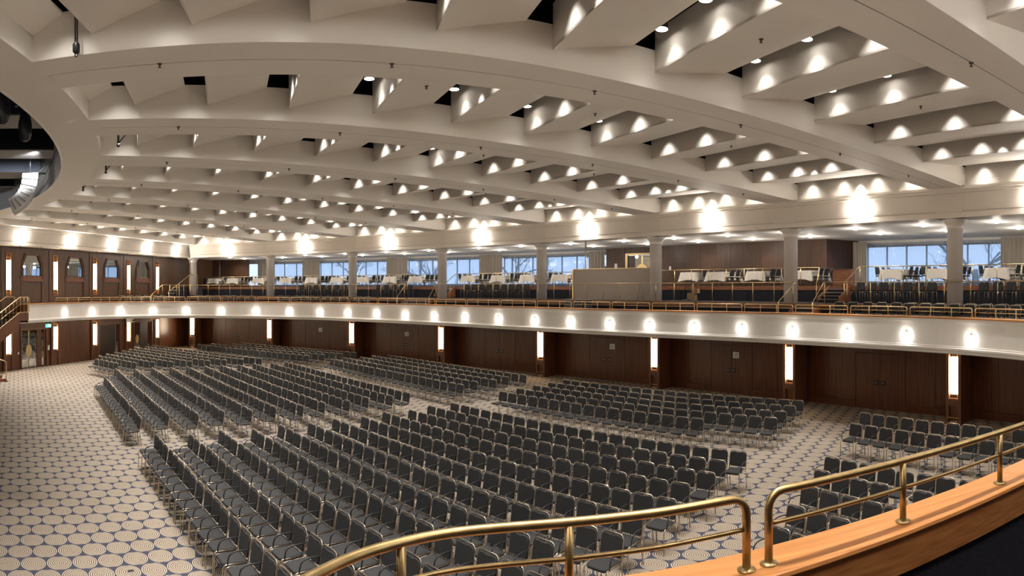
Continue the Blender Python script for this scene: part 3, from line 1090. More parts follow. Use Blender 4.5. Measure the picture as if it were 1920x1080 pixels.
# baffles: a sloping soffit that rises outwards to a black slot, and the upright face behind the slot
spot = bpy.data.lights.new('downlight_beam', 'SPOT')
spot.energy = SPOT_W
spot.spot_size = rad(90)
spot.spot_blend = 1.0
spot.shadow_soft_size = 0.05
spot.color = (1.0, 0.955, 0.89)
core = bpy.data.lights.new('downlight_core', 'SPOT')      # the narrow hot core of the same reflector lamps
core.energy = SPOT_W * 13.5
core.spot_size = rad(56)
core.spot_blend = 1.0
core.shadow_soft_size = 0.05
core.color = spot.color
LAMPS = []
MIDS = {}
for i in range(len(COLS) - 1):
    for j, rho in enumerate(FACES):
        nxt = FACES[j + 1] - SLOT if j + 1 < len(FACES) else None
        m_ = MB()
        # upright face
        ca_ = COLS[i] + (COLS[i + 1] - COLS[i]) / 2
        cosf = math.cos(rad((COLS[i + 1] - COLS[i]) / 2))

        def L(r_):
            return bp(i, r_, BW), bp(i + 1, r_, -BW)
        p0, p1 = L(rho)
        q0, q1 = L(rho + 0.04)
        zb = Z_LOW if nxt else 8.44
        m_.hexa([(*p0, zb), (*p1, zb), (*q1, zb), (*q0, zb)], [(*p0, 9.7), (*p1, 9.7), (*q1, 9.7), (*q0, 9.7)])
        if nxt:
            n0, n1 = L(nxt)
            m_.hexa([(*p0, Z_LOW), (*p1, Z_LOW), (*n1, Z_UP), (*n0, Z_UP)], [(*p0, Z_LOW + 0.04), (*p1, Z_LOW + 0.04), (*n1, Z_UP + 0.04), (*n0, Z_UP + 0.04)])
        m_.obj('baffle', ['ceiling', 'void'], ceiling)
        s0, s1 = L(rho - SLOT - 0.05)
        m_ = MB()
        m_.hexa([(*s0, 9.42), (*s1, 9.42), (*p1, 9.42), (*p0, 9.42)], [(*s0, 9.44), (*s1, 9.44), (*p1, 9.44), (*p0, 9.44)])
        m_.obj('slot_board', 'void', ceiling)
        if j == 0:
            m_ = MB()
            i0, i1 = L(20.15)
            n0, n1 = L(rho - SLOT)
            m_.hexa([(*i0, 8.8), (*i1, 8.8), (*n1, Z_UP), (*n0, Z_UP)], [(*i0, 8.84), (*i1, 8.84), (*n1, Z_UP + 0.04), (*n0, Z_UP + 0.04)])
            m_.obj('baffle', ['ceiling', 'void'], ceiling)
        wdt = math.hypot(p1[0] - p0[0], p1[1] - p0[1])
        nl = max(1, round(wdt / 1.45))
        off = 0.26 if j < len(FACES) - 1 else 0.26
        l0, l1 = L(rho - off)
        MIDS[(i, j)] = ((l0[0] + l1[0]) / 2, (l0[1] + l1[1]) / 2, 9.28)
        for q in range(nl):
            t = (q + 0.5) / nl
            LAMPS.append((l0[0] + (l1[0] - l0[0]) * t, l0[1] + (l1[1] - l0[1]) * t, i, j, q))
        if i >= 1 and j in (3, 5, 7) and nxt:
            t = 0.5
            mx0, my0 = L((rho + nxt) / 2)
            x, y = (mx0[0] + my0[0]) / 2, (mx0[1] + my0[1]) / 2
            sprinkler(x, y, (Z_LOW + Z_UP) / 2, ceiling)
for x, y, i, j, q in LAMPS:
    for ld in ((spot, core) if q == 0 else (spot,)):
        o = bpy.data.objects.new(ld.name, ld)
        o.location = (x, y, 9.28) if ld is spot else MIDS[(i, j)]
        COL.objects.link(o)
        o.parent = ceiling
        o.matrix_parent_inverse = Matrix.Translation((-CX, -CY, -9.6))

# cornice over the columns and along the left-hand wall
trim = structure('trim_1', P3(42.9, 60, 7.4))
CPROF = [(0.9, 7.37), (0.05, 7.37), (0.05, 7.57), (0.02, 7.60), (-0.10, 8.20), (-0.15, 8.22), (-0.15, 8.30), (-0.19, 8.32), (-0.19, 8.42), (-0.02, 8.45), (-0.02, 8.5), (0.9, 8.5)]
m_ = MB()
fr = [(*P(42.9, a), math.cos(rad(a)), math.sin(rad(a))) for a in COLS]
m_.sweep(CPROF, fr)
m_.obj('cornice', 'cornice', trim)
for i in range(1, 9):
    # keystone over each column
    m_ = MB()
    a = COLS[i]
    ca, sa = math.cos(rad(a)), math.sin(rad(a))

    def kp(o, w, z):
        r_ = 42.9 + o
        return (CX + r_ * ca - w * sa, CY + r_ * sa + w * ca, z)
    m_.hexa([kp(0.02, -0.52, 7.37), kp(0.3, -0.52, 7.37), kp(0.3, 0.52, 7.37), kp(0.02, 0.52, 7.37)], [kp(0.0, -0.52, 7.58), kp(0.3, -0.52, 7.58), kp(0.3, 0.52, 7.58), kp(0.0, 0.52, 7.58)])
    m_.hexa([kp(-0.03, -0.54, 7.58), kp(0.3, -0.54, 7.58), kp(0.3, 0.54, 7.58), kp(-0.03, 0.54, 7.58)], [kp(-0.16, -0.74, 8.2), kp(0.3, -0.74, 8.2), kp(0.3, 0.74, 8.2), kp(-0.16, 0.74, 8.2)])
    m_.hexa([kp(-0.21, -0.78, 8.2), kp(0.3, -0.78, 8.2), kp(0.3, 0.78, 8.2), kp(-0.21, 0.78, 8.2)], [kp(-0.25, -0.80, 8.42), kp(0.3, -0.80, 8.42), kp(0.3, 0.80, 8.42), kp(-0.25, 0.80, 8.42)])
    m_.obj('keystone', 'cornice', trim)
trim2 = structure('trim_2', (-25.5, 30, 7.4))
m_ = MB()
xe = -25.45
m_.sweep([(o, z) for o, z in CPROF], [(xe, y, -1, 0) for y in frange(15.5, 42.9, 12)])
m_.obj('cornice', 'cornice', trim2)
m_ = MB()
m_.box((xe - 0.1, 30.5, 8.75), (0.16, 26, 0.62))
m_.obj('upper_board', 'cornice', trim2)
for q in range(13):
    sprinkler(-25.75, 20.5 + q * 1.75, 7.37, trim2)

# the open stage loft inside the ring: dark lid, drum and lighting bridges
loft = structure('ceiling_loft', (-18, 12, 10))
m_ = MB()
m_.prism([P(19.2, a) for a in frange(-3, 95, 40)] + [(CX - 1.5, CY - 1)], 10.6, 10.7)
m_.obj('loft_lid', 'navy_void', loft)
m_ = MB()
m_.sweep([(0.06, 8.5), (0.06, 10.65), (0.1, 10.65), (0.1, 8.5)], arc_frames(19.1, -2, 94, 60))
m_.obj('drum', 'navy_void', loft)
bd = (0.683, 0.730)                   # bridges run across the view of the hall
for dist, dep, zt, mt in ((14.7, 1.2, 9.95, 'navy_void'), (18.4, 1.2, 9.95, 'navy_void'), (21.9, 1.3, 9.78, 'bridge_blue'), (25.1, 1.3, 9.7, 'navy_void')):
    u = (-0.730, 0.683)
    m_ = MB()
    c0 = (u[0] * dist, u[1] * dist)
    c1 = (u[0] * (dist + dep), u[1] * (dist + dep))

    def lim(c):
        # clip the bridge to the drum
        ts = [t * 0.1 - 20 for t in range(400) if math.hypot(c[0] + bd[0] * (t * 0.1 - 20) - CX, c[1] + bd[1] * (t * 0.1 - 20) - CY) < 19.0 and c[0] + bd[0] * (t * 0.1 - 20) > XW and c[1] + bd[1] * (t * 0.1 - 20) > -0.3]
        return (min(ts), max(ts)) if ts else (0, 0)
    a0, a1 = lim(c0)
    b0, b1 = lim(c1)
    lo = [(c0[0] + bd[0] * a0, c0[1] + bd[1] * a0), (c0[0] + bd[0] * a1, c0[1] + bd[1] * a1), (c1[0] + bd[0] * b1, c1[1] + bd[1] * b1), (c1[0] + bd[0] * b0, c1[1] + bd[1] * b0)]
    m_.hexa([(*p, 9.13) for p in lo], [(*p, 9.16) for p in lo])
    m_.m(1).hexa([(*p, 9.16) for p in lo], [(*p, zt) for p in lo])
    m_.obj('lighting_bridge', ['bridge', mt], loft)
sl = bpy.data.lights.new('stage_wash', 'SPOT')
sl.energy = 180
sl.spot_size = rad(62)
sl.spot_blend = 0.6
sl.color = (0.88, 0.93, 1.0)
sl.shadow_soft_size = 0.12
so = bpy.data.objects.new('stage_wash', sl)
COL.objects.link(so)
so.location = (-13.2, 13.0, 9.05)
so.rotation_euler = (Vector((-16.6, 14.6, 8.9)) - Vector(so.location)).to_track_quat('-Z', 'Y').to_euler()

# ================================================================== LAMPS
def inward(deg):
    return (-math.cos(rad(deg)), -math.sin(rad(deg)))


# balcony front sconces
side_words = ['left end']
for n_, (a, r) in enumerate(FASC):
    j = 4 + n_ * 4
    # nearest frame on the sweep
    fx, fy, nx, ny = min(FF, key=lambda f: (f[0] - P(r, a)[0]) ** 2 + (f[1] - P(r, a)[1]) ** 2)
    rz = math.atan2(-ny, -nx) - PI / 2          # local +y points into the hall
    if n_ <= 12:
        lab = 'white glass sconce on the balcony front, %s from its left end' % ORD[n_]
    else:
        lab = 'white glass sconce on the balcony front, %s from the right picture edge' % ORD[24 - n_]
    t = thing('wall_sconce', lab, 'lamp', (fx, fy, 3.32), rz, 'sconces along the balcony front')
    m_ = MB()
    prof = [(0.16 * math.cos(u), 0.03 + 0.13 * math.sin(u)) for u in frange(0, PI, 9)]
    m_.hexa([(x * 0.86, y * 0.9, -0.03) for x, y in prof], [(x, y, 0.14) for x, y in prof])
    m_.obj('glass_shade', 'sconce_glass', t, 'local')
    m_ = MB()
    prof = [(0.105 * math.cos(u), 0.03 + 0.09 * math.sin(u)) for u in frange(0, PI, 9)]
    m_.hexa([(x * 0.8, y * 0.9, -0.15) for x, y in prof], [(x, y, -0.032) for x, y in prof])
    m_.obj('lower_shade', 'sconce_glass', t, 'local')
    m_ = MB()
    m_.box((0, 0.015, 0.02), (0.12, 0.03, 0.30))
    m_.obj('back_plate', 'brass', t, 'local')
    m_ = MB()
    prof = [(0.07 * math.cos(u), 0.04 + 0.06 * math.sin(u)) for u in frange(0, PI, 7)]
    m_.hexa([(x, y, 0.15) for x, y in prof], [(x * 0.8, y, 0.175) for x, y in prof])
    m_.obj('finial', 'brass', t, 'local')


def cornice_lamp(x, y, rz, lab):
    t = thing('cornice_lamp', lab, 'lamp', (x, y, 7.86), rz, 'big lamps on the upper cornice')
    for q in range(6):
        w = 0.50 - 0.025 * q
        d = 0.17 - 0.012 * q
        prof = [(w * math.cos(u), 0.10 + d * math.sin(u)) for u in frange(0, PI, 11)]
        z = 0.22 - q * 0.082
        m_ = MB()
        m_.hexa([(x_ * 0.97, y_ * 0.97, z - 0.07) for x_, y_ in prof], [(x_, y_, z) for x_, y_ in prof])
        m_.obj('glass_tier', 'cornice_glass', t, 'local')
    m_ = MB()
    m_.box((0, 0.06, 0.02), (0.56, 0.1, 0.36))
    m_.obj('back_plate', 'brass', t, 'local')
    m_ = MB()
    for q in range(9):
        m_.box((-0.32 + 0.08 * q, 0.19, 0.235), (0.04, 0.1, 0.02))
    m_.obj('brass_fret', 'brass', t, 'local')


CL = [84.62, 75.26, 65.76, 56.22, 46.57, 36.88, 27.35, 18.0]
for q, a in enumerate(CL):
    x, y = P(42.72, a)
    if q < 7:
        lab = 'wide tiered glass lamp on the curved cornice, %s gap from the corner column' % ORD[q]
    else:
        lab = 'wide tiered glass lamp on the curved cornice cut by the right picture edge'
    cornice_lamp(x, y, rad(a + 90), lab)
for q, y in enumerate([23.77, 28.1, 32.29, 36.44, 40.53]):
    cornice_lamp(xe - 0.02, y, rad(-90), 'wide tiered glass lamp on the cornice of the left wall, %s from the left' % ORD[q])


def pillar_lamp(par_t, y_front, z0, z1, w):
    """glass rod stack standing in a niche, local coordinates, +y to the room"""
    n_ = 6
    for q in range(n_):
        za = z0 + (z1 - z0) * (q + 0.04) / n_
        zb = z0 + (z1 - z0) * (q + 0.96) / n_
        m_ = MB()
        prof = [(w * math.cos(u), y_front + 0.09 * math.sin(u)) for u in frange(0, PI, 9)]
        m_.hexa([(x, y, za) for x, y in prof], [(x, y, zb) for x, y in prof])
        m_.obj('glass_block', 'pillar_glass', par_t, 'local')
    for z in (z1 + 0.01, z0 - 0.13):
        m_ = MB()
        for s_ in (-1, 0, 1):
            m_.box((s_ * w * 0.55, y_front + 0.04, z + 0.06), (w * 0.34, 0.06, 0.10))
        m_.obj('lamp_holder', 'black', par_t, 'local')


for i in range(2, 10):
    a = COLS[i]
    x, y = P(43.25, a)
    rz = rad(a + 90)
    if i == 9:
        x, y = -24.95, 42.2
    w = structure('pillar', (x, y, 0))
    w.rotation_euler = (0, 0, rz)
    # wooden pillar: two side stiles, back, lower plinth blocks, shelves
    for s_ in (-1, 1):
        m_ = MB()
        m_.box((s_ * 0.245, -0.5, 1.42), (0.11, 1.0, 2.84))
        m_.obj('stile', 'wood_trim', w, 'local')
    m_ = MB()
    m_.box((0, -0.55, 1.42), (0.38, 0.9, 2.84))
    m_.obj('core', 'wood', w, 'local')
    for s_ in (-1, 1):
        m_ = MB()
        m_.box((s_ * 0.185, -0.05, 1.79), (0.012, 0.1, 1.72))
        m_.obj('niche_cheek', 'niche', w, 'local')
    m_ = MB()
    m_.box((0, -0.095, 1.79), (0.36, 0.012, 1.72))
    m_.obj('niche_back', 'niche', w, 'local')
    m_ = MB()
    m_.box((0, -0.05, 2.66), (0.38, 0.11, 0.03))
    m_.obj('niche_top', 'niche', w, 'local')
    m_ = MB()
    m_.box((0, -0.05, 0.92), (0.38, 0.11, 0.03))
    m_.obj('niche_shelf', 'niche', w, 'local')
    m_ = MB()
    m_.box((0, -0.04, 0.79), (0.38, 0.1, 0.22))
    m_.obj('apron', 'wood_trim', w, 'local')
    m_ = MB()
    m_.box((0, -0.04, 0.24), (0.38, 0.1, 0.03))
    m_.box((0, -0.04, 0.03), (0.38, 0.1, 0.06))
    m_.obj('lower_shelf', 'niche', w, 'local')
    m_ = MB()
    for q in (-0.1, 0.0, 0.1):
        m_.lathe([(0.02, 0), (0.035, 0.02), (0.02, 0.05)], (q, -0.03, 0.08), 8)
    m_.obj('socket_outlet', 'paper', w, 'local')
    t = thing('pillar_lamp', 'tall glowing lamp in the rear wooden pillar %s' % (['nearest the right picture edge', 'second from the right picture edge', 'third from the right picture edge', 'fourth from the right picture edge', 'fourth from the room corner', 'third from the room corner', 'second from the room corner', 'at the room corner'][i - 2]), 'lamp', (x, y, 0), rz, 'pillar lamps on the rear wall')
    pillar_lamp(t, -0.085, 1.10, 2.42, 0.155)
for q, y in enumerate(LAMP_Y):
    for lvl, z0, z1 in (('upper', 4.80, 6.55), ('lower', 1.02, 2.42)):
        t = thing('wall_lamp', 'tall glowing glass lamp in the %s part of the left wall, %s from the left' % (lvl, ORD[q]), 'lamp', (XW, y, 0), rad(-90), 'tall lamps on the left wall')
        pillar_lamp(t, 0.0, z0, z1, 0.155)
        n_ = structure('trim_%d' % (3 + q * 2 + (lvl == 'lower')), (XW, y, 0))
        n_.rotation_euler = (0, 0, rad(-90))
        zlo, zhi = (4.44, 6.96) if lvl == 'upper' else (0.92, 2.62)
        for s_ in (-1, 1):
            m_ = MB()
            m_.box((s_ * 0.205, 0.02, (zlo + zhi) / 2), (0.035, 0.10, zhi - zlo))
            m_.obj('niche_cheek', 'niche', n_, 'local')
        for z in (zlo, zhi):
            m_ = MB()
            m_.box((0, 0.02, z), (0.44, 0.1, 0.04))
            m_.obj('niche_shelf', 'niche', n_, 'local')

# gallery ceiling downlights
for q, a in enumerate([86.5, 82.0, 77.5, 73.0, 68.5, 64.0, 59.0, 55.0, 50.5, 46.0, 42.0, 38.0, 34.0, 29.5, 25.5, 21.5]):
    for rr, row in ((45.4, 'front'), (47.9, 'rear')):
        x, y = P(rr, a)
        t = thing('recessed_light', 'small round recessed light in the %s row of the gallery ceiling, %s from the left' % (row, ORD[q]), 'lamp', (x, y, ZC), 0, 'round lights in the gallery ceiling')
        m_ = MB()
        m_.lathe([(0.13, -0.008), (0.15, -0.004), (0.15, 0.0), (0.13, 0.0)], (0, 0, 0), 16)
        m_.obj('trim_ring', 'white', t, 'local')
        m_ = MB()
        m_.lathe([(0.02, -0.07), (0.075, -0.058), (0.11, -0.03), (0.12, -0.002), (0.02, -0.002)], (0, 0, 0), 16)
        m_.obj('lens', 'gallery_disc', t, 'local')
gpt = bpy.data.lights.new('gallery_ceiling_fill', 'POINT')  # fill lamps without fixtures, added below the recessed lights to brighten the ceiling
gpt.energy = 10
gpt.color = (1.0, 0.90, 0.78)
gpt.shadow_soft_size = 0.1
for a in [86.5, 82.0, 77.5, 73.0, 68.5, 64.0, 59.0, 55.0, 50.5, 46.0, 42.0, 38.0, 34.0, 29.5, 25.5, 21.5, 17.0, 12.0]:
    for rr in (45.4, 47.9):
        o = bpy.data.objects.new('gallery_ceiling_fill', gpt)
        o.location = P3(rr, a, ZC - 0.42)
        COL.objects.link(o)
gsp = bpy.data.lights.new('gallery_beam', 'SPOT')
gsp.energy = 60
gsp.spot_size = rad(140)
gsp.spot_blend = 1.0
gsp.color = (1.0, 0.88, 0.74)
gsp.shadow_soft_size = 0.1
for a in frange(15, 88, 17):
    for rr in (45.0, 48.6):
        o = bpy.data.objects.new('gallery_beam', gsp)
        o.location = P3(rr, a, ZC - 0.05)
        COL.objects.link(o)

# ================================================================== RAILS
def pos_on(fr_i, o):
    x, y, nx, ny = FF[fr_i]
    return (x + nx * o, y + ny * o)


def dense(pts, step=0.25):
    out = [Vector(pts[0])]
    for a, b_ in zip(pts[:-1], pts[1:]):
        a, b_ = Vector(a), Vector(b_)
        n_ = max(1, int((b_ - a).length / step))
        for q in range(1, n_ + 1):
            out.append(a + (b_ - a) * q / n_)
    return out


def short_rail(plan, z0, s, r, label, group, name='parapet_rail', mt='brass_thin', posts=2, flange=0.038, bend=0.07, rm=0.011, nseg=6):
    """plan: xy polyline; hoop rail with rounded ends standing on the parapet"""
    pl = [Vector((p[0], p[1])) for p in plan]
    t = thing(name, label, 'railing', (pl[0].x, pl[0].y, z0), 0, group)
    m_ = MB()
    path = [(*pl[0], z0), (*pl[0], z0 + s - bend)]
    d0 = (pl[1] - pl[0]).normalized()
    d1 = (pl[-1] - pl[-2]).normalized()
    for u in (0.4, 0.8, 1.2):
        path.append((*(pl[0] + d0 * bend * (1 - math.cos(u))), z0 + s - bend + bend * math.sin(u)))
    path.append((*(pl[0] + d0 * bend), z0 + s))
    tot = [p for p in pl[1:-1] if (p - pl[0]).length > bend * 1.3 and (p - pl[-1]).length > bend * 1.3]
    path += [(*p, z0 + s) for p in tot]
    path.append((*(pl[-1] - d1 * bend), z0 + s))
    for u in (1.2, 0.8, 0.4):
        path.append((*(pl[-1] - d1 * bend * (1 - math.cos(u))), z0 + s - bend + bend * math.sin(u)))
    path += [(*pl[-1], z0 + s - bend), (*pl[-1], z0)]
    m_.tube(path, r, nseg)
    m_.obj('top_rail', mt, t)
    m_ = MB()
    m_.tube([(*p, z0 + s * 0.56) for p in pl], rm, nseg)
    m_.obj('mid_rail', mt, t)
    L_ = [0.0]
    for a, b_ in zip(pl[:-1], pl[1:]):
        L_.append(L_[-1] + (b_ - a).length)

    def at(f):
        l_ = f * L_[-1]
        for q in range(len(pl) - 1):
            if l_ <= L_[q + 1] + 1e-6:
                return pl[q] + (pl[q + 1] - pl[q]) * ((l_ - L_[q]) / (L_[q + 1] - L_[q]))
    for f in ([(q + 1) / (posts + 1) for q in range(posts)] if isinstance(posts, int) else posts):
        p = at(f)
        m_ = MB()
        m_.tube([(*p, z0), (*p, z0 + s - r * 0.5)], r * 0.92, nseg)
        m_.obj('post', mt, t)
    for f in [0.0, 1.0] + ([(q + 1) / (posts + 1) for q in range(posts)] if isinstance(posts, int) else list(posts)):
        p = at(f)
        m_ = MB()
        m_.lathe([(flange, 0.0), (flange, 0.006), (flange * 0.6, 0.012), (r, 0.014)], (*p, z0), 12 if nseg > 8 else 8)
        m_.obj('flange', mt, t)
    return t


# short brass hoops on the far balcony parapet, one between each pair of sconces
bounds = [3] + [4 + 4 * k_ for k_ in range(1, 25)] + [104, 108]
for q in range(len(bounds) - 1):
    i0, i1 = bounds[q], bounds[q + 1]
    plan = [pos_on(j, 0.12) for j in range(i0, i1 + 1)]
    a, b_ = Vector(plan[0]), Vector(plan[-1])
    d = (b_ - a).normalized() * 0.06
    plan[0] = tuple(a + d)
    plan[-1] = tuple(b_ - d)
    nq = len(bounds) - 1
    lab = 'short brass hoop rail on the far balcony parapet, %s' % ('%s from its left end' % ORD[q] if q <= 12 else '%s from the right picture edge' % ORD[nq - 1 - q])
    short_rail(plan, 3.985, 0.29, 0.021, lab, 'hoop rails on the far balcony parapet')

# near parapet in front of the camera
NEAR_Z = 3.65
cap_pts = [(-0.86, -0.4), (-0.84, 0.6), (-0.80, 1.2), (-0.72, 1.62), (-0.585, 1.93), (-0.40, 2.15), (-0.16, 2.29), (0.2, 2.37), (0.6, 2.405), (1.0, 2.45), (1.5, 2.505), (2.0, 2.55), (2.8, 2.635), (3.6, 2.76), (4.4, 2.95), (5.2, 3.25), (5.9, 3.7)]
near_c = catmull([(-0.87, -1.2)] + cap_pts + [(6.4, 4.2)], 4)
NF = frames_of(near_c)
near = structure('balcony_near', (0.5, 2.4, 0))
cuts = [0, 14, 30, 49, 64]
for q in range(4):
    m_ = MB()
    fr = NF[cuts[q]:cuts[q + 1] + 1]
    fr = [fr[0]] + fr[1:-1] + [fr[-1]]
    if q > 0:
        x, y, nx, ny = fr[0]
        fr[0] = (x + (fr[1][0] - x) * 0.012, y + (fr[1][1] - y) * 0.012, nx, ny)
    m_.sweep([(-0.095, NEAR_Z - 0.035), (-0.105, NEAR_Z - 0.02), (-0.10, NEAR_Z - 0.004), (-0.09, NEAR_Z), (0.165, NEAR_Z), (0.18, NEAR_Z - 0.02), (0.17, NEAR_Z - 0.035)], fr)
    m_.obj('cap_board', 'cap_wood', near)
    m_ = MB()
    m_.sweep([(-0.085, NEAR_Z - 0.22), (-0.085, NEAR_Z - 0.035), (-0.03, NEAR_Z - 0.035), (-0.03, NEAR_Z - 0.22)], fr)
    m_.obj('inner_band', 'cap_wood', near)
m_ = MB()
m_.sweep([(-0.06, 2.6), (-0.06, NEAR_Z - 0.22), (0.13, NEAR_Z - 0.036), (0.13, 2.6)], NF)
m_.obj('upstand', 'navy', near)
m_ = MB()
m_.sweep([(0.13, 2.6), (0.13, NEAR_Z - 0.035), (0.15, NEAR_Z - 0.035), (0.15, 2.6)], NF)
m_.obj('outer_fascia', 'fascia', near)
m_ = MB()
n_ = len(NF)
dp = [(x - nx * 0.02, y - ny * 0.02) for x, y, nx, ny in NF]
for q in range(n_ - 1):
    (x0, y0), (x1, y1) = dp[q], dp[q + 1]
    if x1 > x0:
        m_.hexa([(x0, -0.45, 2.5), (x1, -0.45, 2.5), (x1, y1, 2.5), (x0, y0, 2.5)], [(x0, -0.45, 2.75), (x1, -0.45, 2.75), (x1, y1, 2.75), (x0, y0, 2.75)])
m_.obj('deck', 'navy', near)
rail1 = [(-0.80, 1.15), (-0.74, 1.45), (-0.657, 1.74), (-0.58, 1.92), (-0.50, 2.04), (-0.40, 2.14), (-0.29, 2.22), (-0.17, 2.275), (0.0, 2.32), (0.21, 2.352), (0.4, 2.375), (0.6, 2.395), (0.8, 2.425), (1.013, 2.455)]
rail1 = [tuple(p) for p in catmull([(-0.82, 0.8)] + rail1 + [(1.2, 2.49)], 3)]
rail2 = [(1.128, 2.47), (1.3, 2.485), (1.55, 2.51), (1.946, 2.547), (2.3, 2.582), (2.79, 2.635), (3.2, 2.69), (3.65, 2.76)]
rail2 = [tuple(p) for p in catmull([(1.0, 2.455)] + rail2 + [(4.0, 2.83)], 4)]


def frac_at(plan, x):
    tot = [0.0]
    for a, b_ in zip(plan[:-1], plan[1:]):
        tot.append(tot[-1] + math.hypot(b_[0] - a[0], b_[1] - a[1]))
    for q in range(len(plan) - 1):
        if plan[q][0] <= x <= plan[q + 1][0]:
            f = (x - plan[q][0]) / (plan[q + 1][0] - plan[q][0])
            return (tot[q] + f * (tot[q + 1] - tot[q])) / tot[-1]


short_rail(rail1, NEAR_Z, 0.325, 0.0195, 'thick brass handrail in the foreground, left of the gap, curving down to bottom edge', None, 'handrail', 'brass', [frac_at(rail1, -0.40), frac_at(rail1, 0.225)], 0.042, 0.075, 0.0105, 14)
short_rail(rail2, NEAR_Z, 0.325, 0.0195, 'thick brass handrail in the foreground, right of the gap, rising to the right', None, 'handrail', 'brass', [frac_at(rail2, 1.946), frac_at(rail2, 2.79)], 0.042, 0.075, 0.0105, 14)


def tall_rail(pts, zf, label, h=0.84, ends=None, r=0.022, post_every=1.02, skip_posts=()):
    """straight gallery rail; pts are plan points; ends: extra 3-D points added before / after the top rail"""
    pl = dense([(*p,) for p in pts], 0.4)
    t = thing('gallery_rail', label, 'railing', (pl[0].x, pl[0].y, zf))
    pre, post = ends or ([], [])
    m_ = MB()
    m_.tube(list(pre) + [(*p, zf + h) for p in pl] + list(post), r, 6)
    m_.obj('top_rail', 'brass_thin', t)
    L_ = [0.0]
    for a, b_ in zip(pl[:-1], pl[1:]):
        L_.append(L_[-1] + (b_ - a).length)
    n_ = max(2, int(L_[-1] / post_every) + 1)
    for q in range(n_):
        l_ = L_[-1] * (q + 0.02) / (n_ - 1) if q < n_ - 1 else L_[-1] * 0.995
        for k_ in range(len(pl) - 1):
            if l_ <= L_[k_ + 1] + 1e-6:
                p = pl[k_] + (pl[k_ + 1] - pl[k_]) * ((l_ - L_[k_]) / (L_[k_ + 1] - L_[k_]))
                break
        m_ = MB()
        m_.tube([(*p, zf), (*p, zf + h)], r * 0.85, 6)
        m_.obj('post', 'brass_thin', t)
    for e in (pre[:1], post[-1:]):
        for p in e:
            if p[2] > zf - 0.6:
                m_ = MB()
                m_.tube([(p[0], p[1], p[2]), (p[0], p[1], zf - 0.75)], r * 0.85, 6)
                m_.obj('newel_post', 'brass_thin', t)
    return t


def arcp(r, a0, a1, n):
    return [P(r, a) for a in frange(a0, a1, n)]


RR2 = 43.06
tall_rail([(-24.7, 37.4), (-24.7, 41.9), P(RR2, 88.9)] + arcp(RR2, 88.2, 64.3, 40), Z_T2, 'long brass rail on the second tier from the left wall to the middle stair', 0.85,
          ([(-24.7, 35.9, Z_T2 + 0.05)], [P3(42.3, 64.45, Z_T2 + 0.08)]))
tall_rail(arcp(RR2, 61.15, 31.55, 46), Z_T2, 'long brass rail on the second tier between the two stairs, passing the grey partition', 0.85,
          ([P3(42.2, 61.0, Z_T2 + 0.06)], [P3(42.0, 31.75, Z_T2 + 0.06)]))
tall_rail(arcp(RR2, 29.75, 12.0, 28), Z_T2, 'brass rail on the second tier right of the right-hand stair', 0.85, ([P3(42.0, 29.6, Z_T2 + 0.06)], []))
RR3 = 46.08
tall_rail(arcp(RR3, 90.4, 64.9, 40), Z_T3, 'upper brass rail in front of the tables on the left half of the gallery', 0.84)
tall_rail(arcp(RR3, 61.9, 50.0, 20), Z_T3, 'upper brass rail in front of the tables left of the grey partition', 0.84, ([P3(45.2, 62.3, Z_T3 + 0.1)], []))
tall_rail(arcp(RR3, 43.8, 32.2, 20), Z_T3, 'upper brass rail in front of the tables by the wood block', 0.84, ([], [P3(45.1, 31.75, Z_T3 + 0.08)]))
tall_rail(arcp(RR3, 29.7, 14.0, 26), Z_T3, 'upper brass rail in front of the tables at the right window', 0.84, ([P3(45.1, 30.0, Z_T3 + 0.08)], []))


# stairs between the tiers
def steps(a0, a1, r_top, zlo, zhi, n_, label):
    am = (a0 + a1) / 2
    t = thing('stair_flight', label, 'stairs', P3(r_top - n_ * 0.28, am, zlo))
    w = rad(abs(a0 - a1)) * r_top / 2 - 0.05
    ca, sa = math.cos(rad(am)), math.sin(rad(am))
    for q in range(n_):
        z1 = zlo + (zhi - zlo) * (q + 1) / (n_ + 1)
        ra = r_top - (n_ - q) * 0.28

        def pt(r, s_):
            return (CX + r * ca - s_ * sa, CY + r * sa + s_ * ca)
        m_ = MB()
        pl = [pt(ra, -w), pt(r_top - 0.01, -w), pt(r_top - 0.01, w), pt(ra, w)]
        m_.prism(pl, zlo if q == 0 else zlo + (zhi - zlo) * q / (n_ + 1), z1 - 0.02)
        m_.obj('step', 'gallery_carpet', t)
        m_ = MB()
        pl = [pt(ra - 0.02, -w), pt(ra + 0.03, -w), pt(ra + 0.03, w), pt(ra - 0.02, w)]
        m_.prism(pl, z1 - 0.03, z1 + 0.004)
        m_.obj('nosing', 'steel', t)
    for s_ in (-1, 1):
        m_ = MB()

        def pt2(r):
            return (CX + r * ca - s_ * (w + 0.03) * sa, CY + r * sa + s_ * (w + 0.03) * ca)
        x0, y0 = pt2(r_top - n_ * 0.28)
        x1, y1 = pt2(r_top - 0.02)
        dx, dy = -0.025 * sa * s_, 0.025 * ca * s_
        m_.hexa([(x0, y0, zlo), (x1, y1, zlo), (x1 + dx, y1 + dy, zlo), (x0 + dx, y0 + dy, zlo)], [(x0, y0, zlo + 0.22), (x1, y1, zhi), (x1 + dx, y1 + dy, zhi), (x0 + dx, y0 + dy, zlo + 0.22)])
        m_.obj('stringer', 'band_wood', t)


